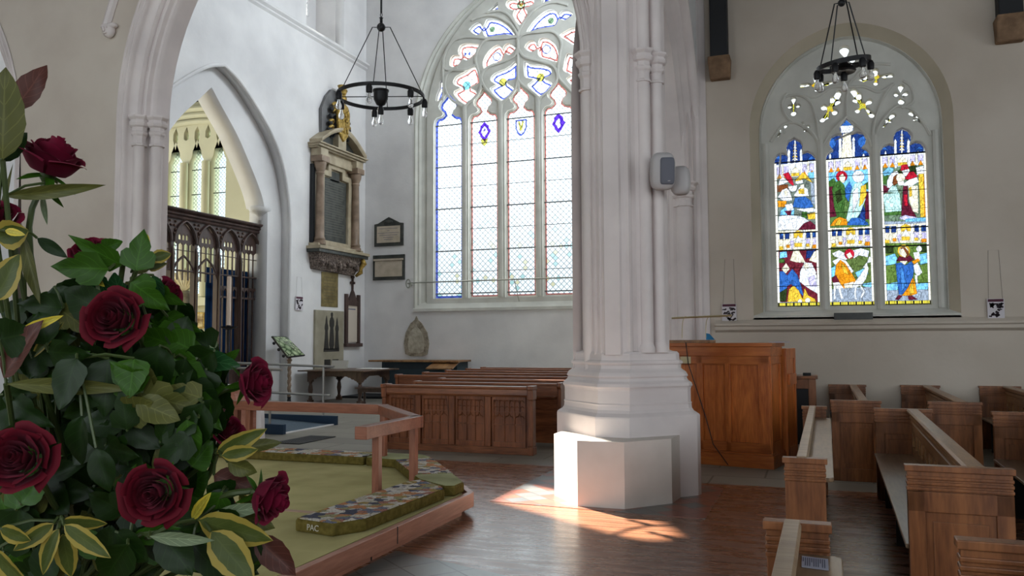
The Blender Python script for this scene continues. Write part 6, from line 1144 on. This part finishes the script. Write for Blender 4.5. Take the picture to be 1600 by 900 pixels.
# ================================================================ FOREGROUND FLOWER ARRANGEMENT
RGT, UPV, TOW = Vector(R3), Vector(U3), -Vector(F2)
def fp(px, py, d): return P(px, py, D=d)
def leafmat(name, c1, c2, edge=None, rough=.42, vein=.25, trans=.12):
    t = NT(name); co = t.a('ShaderNodeTexCoord'); s = t.a('ShaderNodeSeparateXYZ'); t.k(co.outputs['UV'], s.inputs[0]); v = t.math('ABSOLUTE', s.outputs[1])
    n = t.a('ShaderNodeTexNoise', i_Scale=30, i_Detail=3); t.k(co.outputs['Object'], n.inputs['Vector']); c = t.mix(n.outputs[0], lin(c1), lin(c2))
    vv = t.math('LESS_THAN', t.math('ABSOLUTE', t.math('SUBTRACT', t.math('FRACT', t.math('SUBTRACT', t.math('MULTIPLY', s.outputs[0], 6), t.math('MULTIPLY', v, 1.6))), .5)), .05); mid = t.math('LESS_THAN', v, .05)
    c = t.mix(t.math('MULTIPLY', t.math('MAXIMUM', vv, mid), vein), c, lin(tuple(min(255, x*1.5+20) for x in c2)))
    if edge:
        e = t.math('GREATER_THAN', t.math('ADD', v, t.math('MULTIPLY', n.outputs[0], .5)), .86); c = t.mix(e, c, lin(edge))
    t.k(c, t.b.inputs['Base Color']); t.b.inputs['Roughness'].default_value = rough; t.b.inputs['Specular IOR Level'].default_value = .2
    t.bump(t.math('MAXIMUM', vv, mid), -.25, .001)
    tl = t.a('ShaderNodeBsdfTranslucent'); t.k(c, tl.inputs[0]); mx = t.a('ShaderNodeMixShader'); mx.inputs[0].default_value = trans; t.k(t.b.outputs[0], mx.inputs[1]); t.k(tl.outputs[0], mx.inputs[2]); t.k(mx.outputs[0], t.out.inputs[0]); return t.m
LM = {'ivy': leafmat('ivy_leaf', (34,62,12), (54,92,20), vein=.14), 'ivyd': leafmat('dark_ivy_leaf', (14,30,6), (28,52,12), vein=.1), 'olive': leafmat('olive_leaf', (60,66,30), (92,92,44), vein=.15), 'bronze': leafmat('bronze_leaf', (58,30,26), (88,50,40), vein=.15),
      'var': leafmat('variegated_leaf', (46,62,24), (84,92,40), (148,132,58), vein=.05), 'yel': leafmat('yellow_leaf', (120,116,40), (190,172,60), (200,180,60)), 'pale': leafmat('pale_leaf_back', (88,104,78), (116,128,98)), 'glossy': leafmat('glossy_leaf', (24,56,34), (44,84,44), rough=.18)}
def prof_w(kind, u):
    if kind == 'lance': return math.sin(math.pi*u**.85)**.9
    if kind == 'heart': return (math.sin(math.pi*min(1, u*.98+.0)**.55)**.75)
    if kind == 'ivy': return max(.0, [0,.72,.96,1.0,.74,.58,.62,.50,.34,.17,0][min(10, int(round(u*10)))])
    return math.sin(math.pi*u**.8)**.8
def leaf(base, tip, wd, kind='oval', mat='ivy', roll_=0, fold=.25, curl=.15, parent=None, nrm=None, name='leaf'):
    base, tip = Vector(base), Vector(tip); t = tip-base; L = t.length; t.normalize(); n0 = (nrm or TOW); sd_ = t.cross(n0).normalized(); n = sd_.cross(t).normalized()
    if n.dot(n0) < 0: n = -n
    c, s = math.cos(roll_), math.sin(roll_); sd2 = sd_*c+n*s; n2 = n*c-sd_*s
    NU, NV = (10, 6); mb = MB(); vs = []; uv = []
    for i in range(NU+1):
        u = i/NU; w_ = wd*.5*prof_w(kind, u)
        if kind in ('oval','heart') and i not in (0, NU): w_ *= 1+.03*(-1)**i
        for j in range(NV+1):
            v = -1+2*j/NV; lob = .10*L*abs(v)**2 if kind == 'ivy' and 2 <= i <= 4 else 0
            p = base+t*(L*u+lob*(1 if i > 2 else -.6))+sd2*w_*v+n2*(fold*w_*abs(v)-curl*L*(u*u)+.02*wd*math.sin(u*9+v*3)); vs.append(p); uv.append((u, v))
    fs = [(i*(NV+1)+j, i*(NV+1)+j+1, (i+1)*(NV+1)+j+1, (i+1)*(NV+1)+j) for i in range(NU) for j in range(NV)]
    mb.add(vs, fs); mb.uv = uv; o = mb.build(name, LM[mat], parent, smooth=2); return o
STEM = plain('green_stem', (58,72,34), .5)
CORE = fp(120, 985, 1.0)
def stem_to(p, parent, r=.0028, via=None, name='stem'):
    p = Vector(p); a = CORE+Vector((random.uniform(-.05,.05), random.uniform(-.05,.05), 0)); m_ = via or (a.lerp(p, .55)+UPV*.03); mb = MB(); mb.tube(smoothpts([tuple(a), tuple(m_), tuple(p)], 6), r, 6); return mb.build(name, STEM, parent, smooth=True)
def sprig(label, pxs, cat='foliage', group='cut greenery in the flower arrangement', d=.86):
    """pxs: leaves as (base px, tip px, width px, kind, material, depth)"""
    b0 = pxs[0][0]; root = fp(b0[0], b0[1], pxs[0][5]+.012); t = thing('foliage_sprig', label, cat, tuple(root), group)
    stem_to(root, t)
    for (bp_, tp_, w_, kind, mat, dd) in pxs:
        a = fp(bp_[0], bp_[1], dd); b = fp(tp_[0], tp_[1], dd-random.uniform(-.01,.015)); leaf(a, b, w_*dd/FPX, kind, mat, random.uniform(-.35,.35), random.uniform(.1,.35), random.uniform(.02,.16), t)
        if (a-root).length > .012: mb = MB(); mb.tube([root, a.lerp(root, .5)+UPV*.004, a], .0015, 5); mb.build('leaf_stalk', STEM, t)
    return t
def rosemat(name, c1, c2):
    t = NT(name); co = t.a('ShaderNodeTexCoord'); s = t.a('ShaderNodeSeparateXYZ'); t.k(co.outputs['UV'], s.inputs[0]); n = t.a('ShaderNodeTexNoise', i_Scale=45, i_Detail=3); t.k(co.outputs['Object'], n.inputs['Vector'])
    f = t.math('MULTIPLY', t.math('POWER', s.outputs[0], 2.5), .7); f = t.math('ADD', f, t.math('MULTIPLY', n.outputs[0], .3)); t.k(t.mix(f, lin(c1), lin(c2)), t.b.inputs['Base Color']); t.b.inputs['Roughness'].default_value = .7; t.b.inputs['Specular IOR Level'].default_value = .15
    t.b.inputs['Sheen Weight'].default_value = .15; t.b.inputs['Sheen Tint'].default_value = (.8,.2,.3,1); t.bump(n.outputs[0], .12, .001); return t.m
RM = {'deep': rosemat('deep_red_petal', (56,2,14), (92,5,24)), 'lit_red': rosemat('lit_red_petal', (66,2,24), (108,10,42))}  # second set repeats the petals in a lighter colour, as if lit
def rose(label, cpx, d, rpx, axis, mat='deep', seed=0, sep=True, openn=1.0, stemvia=None, back=None, npet=27):
    rr_ = random.Random(seed); c = fp(cpx[0], cpx[1], d); Rr = rpx*d/FPX; ax = (RGT*axis[0]+UPV*axis[1]+TOW*axis[2]).normalized(); ref = UPV if abs(ax.dot(UPV)) < .9 else RGT; ex = ref.cross(ax).normalized(); ey = ax.cross(ex)
    t = thing('red_rose', label, 'rose', tuple(c), 'red roses in the flower arrangement'); mb = MB(); mb.uv = []
    NB, NA = 6, 7
    for i in range(npet):
        f = i/(npet-1); phi = i*2.3999+rr_.uniform(-.2,.2); wid = .75+.25*(1-f)+(.35 if f < .3 else 0); rb = Rr*(.05+.46*f); rt_ = Rr*(.10+(.66*f+.18*f**3)*openn); H_ = Rr*(1.05-.42*f**1.5)*rr_.uniform(.94,1.06); cu_ = max(0, f-.35)*.55; tw = rr_.uniform(-.1,.1)
        n0 = len(mb.v); vs = []
        for a in range(NB+1):
            b = a/NB
            for k in range(NA+1):
                s = -1+2*k/NA; wv = wid*(.55+.45*math.sin(math.pi*min(1, b*.62+.1)))*(1-.35*max(0,b-.7)/.3*(abs(s)**3)); an = phi+s*wid*(.9 if f > .15 else 1.6)
                r = rb+(rt_-rb)*(b**.65)+Rr*cu_*.28*max(0,b-.7)/.3*(1+.3*abs(s)); z = H_*(b**.9)*(1-.16*abs(s)**2.5*b)-Rr*.45-Rr*cu_*.45*(max(0,b-.72)/.28)**1.5
                r *= 1+.03*math.sin(5*s+i)*b; r = max(r, .002)
                vs.append(c+ex*(r*math.cos(an+tw*b))+ey*(r*math.sin(an+tw*b))+ax*z); mb.uv.append((b, s))
        mb.add(vs, [(a*(NA+1)+k, a*(NA+1)+k+1, (a+1)*(NA+1)+k+1, (a+1)*(NA+1)+k) for a in range(NB) for k in range(NA)])
    mb.build('bloom', RM[mat], t, smooth=2)
    b_ = c-ax*Rr*.5; q = MB(); q.tube([b_-ax*Rr*.30, b_-ax*Rr*.16, b_-ax*Rr*.0, b_+ax*Rr*.08], [Rr*.08,Rr*.20,Rr*.22,Rr*.12], 10); q.build('hip', STEM, t, smooth=True)
    if sep:
        for k in range(5):
            an = k*2*math.pi/5+seed; o_ = ex*math.cos(an)+ey*math.sin(an); leaf(b_-ax*Rr*.02, b_+o_*Rr*.85-ax*Rr*.28, Rr*.24, 'lance', 'ivy', rr_.uniform(-.3,.3), .2, .1, t, nrm=(ax if abs(ax.dot(o_)) < .9 else TOW), name='sepal')
    e = b_-ax*Rr*.28; q = MB(); mid = e-ax*.05-UPV*.03; q.tube(smoothpts([tuple(e), tuple(mid), tuple(CORE.lerp(mid, .4)+TOW*-.04), tuple(CORE)], 5), .0032, 7); q.build('stem', STEM, t, smooth=True)
    return t
ROSES = [('tall red rose seen from the side near the top left, above a long thin leaf', (84,246), .86, 54, (.35,.85,.1), 'lit_red'),
 ('red rose cut by the left picture edge below the tallest rose', (-14,338), .84, 44, (.2,.7,.5), 'lit_red'),
 ('small red rose half hidden behind pointed ivy leaves at the top of the bunch', (142,392), .98, 34, (.1,.6,.5), 'lit_red'),
 ('large dark red rose facing the camera in the middle of the leaves', (178,497), .80, 53, (.05,.25,1), 'deep'),
 ('red rose peeping out right of the big middle rose, petals against the window', (263,456), .98, 29, (.7,.35,.2), 'lit_red'),
 ('red rose seen from the side at the right, in front of the metal handrails', (401,597), .86, 41, (.9,.1,.25), 'lit_red'),
 ('dark red rosebud below the side-facing right rose', (356,672), .92, 31, (.5,.5,.4), 'lit_red'),
 ('large red rose cut by the left edge in the lower half', (28,716), .74, 60, (.15,.35,1), 'deep'),
 ('large round red rose facing the camera at the bottom centre of the bunch', (240,770), .76, 56, (.12,.1,1), 'deep'),
 ('red rose with its petals pointing down right over the olive carpet', (424,778), .80, 46, (.9,-.25,.2), 'lit_red'),
 ('small red rose glimpsed behind a curled variegated leaf near the bottom', (352,792), .9, 17, (.3,.4,.6), 'lit_red')]
for i, (lab, c, d, r, ax, m_) in enumerate(ROSES): rose(lab, c, d, r, ax, m_, seed=i+2)
S = sprig
S('olive and bronze broad leaves rising at the top left edge', [((4,250),(6,103),66,'oval','olive',.80),((24,172),(70,99),46,'oval','bronze',.84),((-6,250),(41,206),38,'oval','ivyd',.82),((-10,420),(10,250),10,'lance','olive',.84)])
S('long thin olive leaf sticking out right under the tallest rose', [((8,307),(160,291),22,'lance','olive',.84),((70,286),(96,326),12,'lance','ivy',.85),((66,300),(72,352),10,'lance','pale',.86)])
S('variegated yellow-edged leaves by the left edge below the second rose', [((-6,372),(44,360),48,'oval','var',.80),((-8,470),(28,396),52,'oval','var',.78),((8,360),(36,366),12,'oval','yel',.79)])
S('long drooping olive leaf beside an upright stem', [((36,366),(60,476),24,'lance','olive',.82),((58,372),(104,402),20,'lance','ivyd',.84),((62,460),(84,466),16,'lance','ivy',.86),((40,470),(92,468),22,'lance','ivyd',.88)])
S('pointed bright ivy leaf with another above it at the top of the bunch', [((192,414),(101,370),40,'ivy','ivy',.84),((170,420),(67,418),54,'ivy','ivy',.83),((160,388),(188,378),26,'heart','ivy',.87)])
S('heart-shaped ivy leaf standing upright before the pier', [((212,424),(224,356),52,'ivy','ivy',.84),((226,396),(229,364),14,'oval','yel',.86),((236,404),(268,396),22,'oval','var',.85),((232,420),(259,411),16,'oval','var',.87),((205,425),(258,400),26,'oval','olive',.9)])
S('dark rounded ivy leaves above the middle rose', [((158,486),(98,452),58,'heart','ivyd',.82),((150,430),(166,462),30,'heart','glossy',.84),((190,470),(176,428),40,'heart','glossy',.86),((146,425),(160,448),14,'oval','yel',.84)])
S('broad ivy leaves right of the middle rose', [((205,440),(262,486),54,'ivy','ivy',.84),((240,430),(252,470),30,'oval','glossy',.85),((235,450),(290,478),34,'ivy','ivy',.86),((238,520),(318,548),56,'ivy','ivy',.86),((262,495),(314,520),34,'ivy','ivy',.88)])
S('curled glossy leaves catching the light at the right', [((300,560),(372,570),40,'heart','glossy',.88),((330,545),(338,530),12,'oval','pale',.88),((345,570),(372,548),16,'lance','ivy',.9),((310,600),(352,604),40,'oval','ivy',.86),((348,612),(392,596),14,'lance','ivy',.87)])
S('large dark ivy leaves hanging in the middle right', [((272,560),(330,690),70,'ivy','ivy',.84),((250,540),(232,640),76,'heart','ivyd',.82),((300,620),(345,672),44,'ivy','ivy',.83),((290,560),(250,700),60,'heart','ivyd',.84)])
S('long flat dull leaf lying across the middle of the bunch', [((10,600),(206,608),26,'lance','olive',.78),((5,590),(60,500),50,'bronze' and 'oval','bronze',.79),((0,530),(50,520),66,'heart','ivyd',.78)])
S('small yellow variegated tips among the dark leaves at the left', [((30,520),(92,494),16,'oval','yel',.79),((50,560),(96,500),18,'lance','var',.8),((62,590),(74,540),12,'lance','yel',.82),((110,570),(140,548),16,'oval','ivy',.8)])
S('rounded dark leaves under the middle rose', [((120,560),(90,640),60,'heart','ivyd',.78),((170,560),(160,650),58,'heart','ivyd',.80),((210,560),(200,620),54,'heart','ivy',.8),((128,650),(120,730),50,'oval','ivyd',.78),((150,700),(170,770),40,'lance','ivyd',.77)])
S('variegated pointed leaves right of the lower bud', [((338,708),(416,672),30,'oval','var',.82),((346,712),(402,704),26,'oval','var',.81),((356,722),(400,740),30,'oval','olive',.82),((334,742),(398,766),42,'oval','bronze',.84),((300,690),(326,650),16,'oval','yel',.84)])
S('bronze-tipped leaves between the bud and the bottom rose', [((300,660),(352,640),30,'oval','bronze',.86),((300,730),(330,690),44,'heart','ivy',.82),((270,700),(318,720),36,'oval','ivy',.84),((250,690),(268,640),30,'oval','ivyd',.8)])
S('pale lance-shaped leaf pointing right at the bottom of the bunch', [((234,838),(330,848),22,'lance','pale',.74),((206,842),(278,828),30,'oval','ivy',.76),((300,812),(328,770),18,'oval','yel',.78),((330,806),(420,790),22,'lance','pale',.79)])
S('yellow-margined leaves fanning out at the bottom left', [((96,814),(166,822),26,'oval','var',.72),((100,820),(168,872),30,'oval','var',.71),((92,826),(58,900),30,'oval','var',.72),((98,834),(110,905),34,'oval','var',.73),((84,818),(20,862),28,'oval','var',.72),((0,826),(46,846),30,'oval','var',.71),((-10,860),(40,920),44,'oval','var',.72)])
S('dark green and variegated leaves at the bottom right of the bunch', [((310,812),(420,850),52,'oval','var',.78),((330,830),(396,912),56,'oval','var',.77),((360,800),(430,826),34,'oval','olive',.8),((400,838),(462,900),44,'oval','bronze',.8),((300,850),(356,912),40,'oval','ivyd',.78),((374,770),(412,812),24,'oval','var',.82),((380,700),(440,690),20,'oval','olive',.9)])
S('broad dark leaves below the bottom rose', [((200,850),(160,910),60,'oval','ivyd',.74),((250,830),(300,900),56,'oval','ivyd',.76),((180,830),(230,880),50,'oval','ivyd',.75),((225,730),(170,720),40,'heart','ivyd',.8)])
# the dense greenery behind, sprig by sprig
poly = [(0,480),(60,445),(105,440),(150,420),(230,430),(275,470),(335,540),(350,600),(340,680),(330,740),(372,790),(400,850),(410,905),(0,905)]
def inside(x, y):
    r = False
    for i in range(len(poly)):
        x0, y0 = poly[i]; x1, y1 = poly[(i+1) % len(poly)]
        if (y0 > y) != (y1 > y) and x < (x1-x0)*(y-y0)/(y1-y0)+x0: r = not r
    return r
rr = random.Random(11); cnt = 0
while cnt < 120:
    x, y = rr.uniform(-10,410), rr.uniform(440,910)
    if not inside(x, y): continue
    cnt += 1; d0 = rr.uniform(.88,1.06) if cnt % 3 else rr.uniform(.80,.88); L = []
    for k in range(6):
        an = rr.uniform(0, 2*math.pi); bx_, by_ = x+rr.uniform(-18,18), y+rr.uniform(-18,18); ln = rr.uniform(46,80); tx, ty = bx_+ln*math.cos(an), by_-ln*math.sin(an)
        if not inside(tx, ty): tx, ty = bx_-(tx-bx_)*.8, by_-(ty-by_)*.8
        if not inside(tx, ty): continue
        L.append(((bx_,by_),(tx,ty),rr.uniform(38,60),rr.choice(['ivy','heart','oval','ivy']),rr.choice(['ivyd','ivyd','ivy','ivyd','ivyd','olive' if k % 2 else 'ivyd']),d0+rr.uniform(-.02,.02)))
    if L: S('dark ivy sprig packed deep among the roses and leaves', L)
fs = thing('flower_stand', 'dark stand and bowl carrying the flower arrangement, just below the picture', 'stand', (CORE.x,CORE.y,0)); zt = CORE.z-.02
mb = MB(); mb.lathe([(.16,0),(.15,.03),(.03,.08),(.022,zt-.16),(.05,zt-.13)], CORE.x, CORE.y, 14); mb.build('pole', M['black'], fs, smooth=True)
mb = MB(); mb.lathe([(.04,zt-.13),(.12,zt-.10),(.15,zt-.02),(.14,zt-.02),(.0,zt-.03)], CORE.x, CORE.y, 20); mb.build('bowl', M['black'], fs, smooth=True)
mb = MB(); mb.lathe([(.11,zt-.03),(.12,zt+.02),(.09,zt+.05),(.02,zt+.06)], CORE.x, CORE.y, 16); mb.build('floral_foam', noisy('dark_green_foam',(20,36,22),(30,48,30),20), fs, smooth=True)
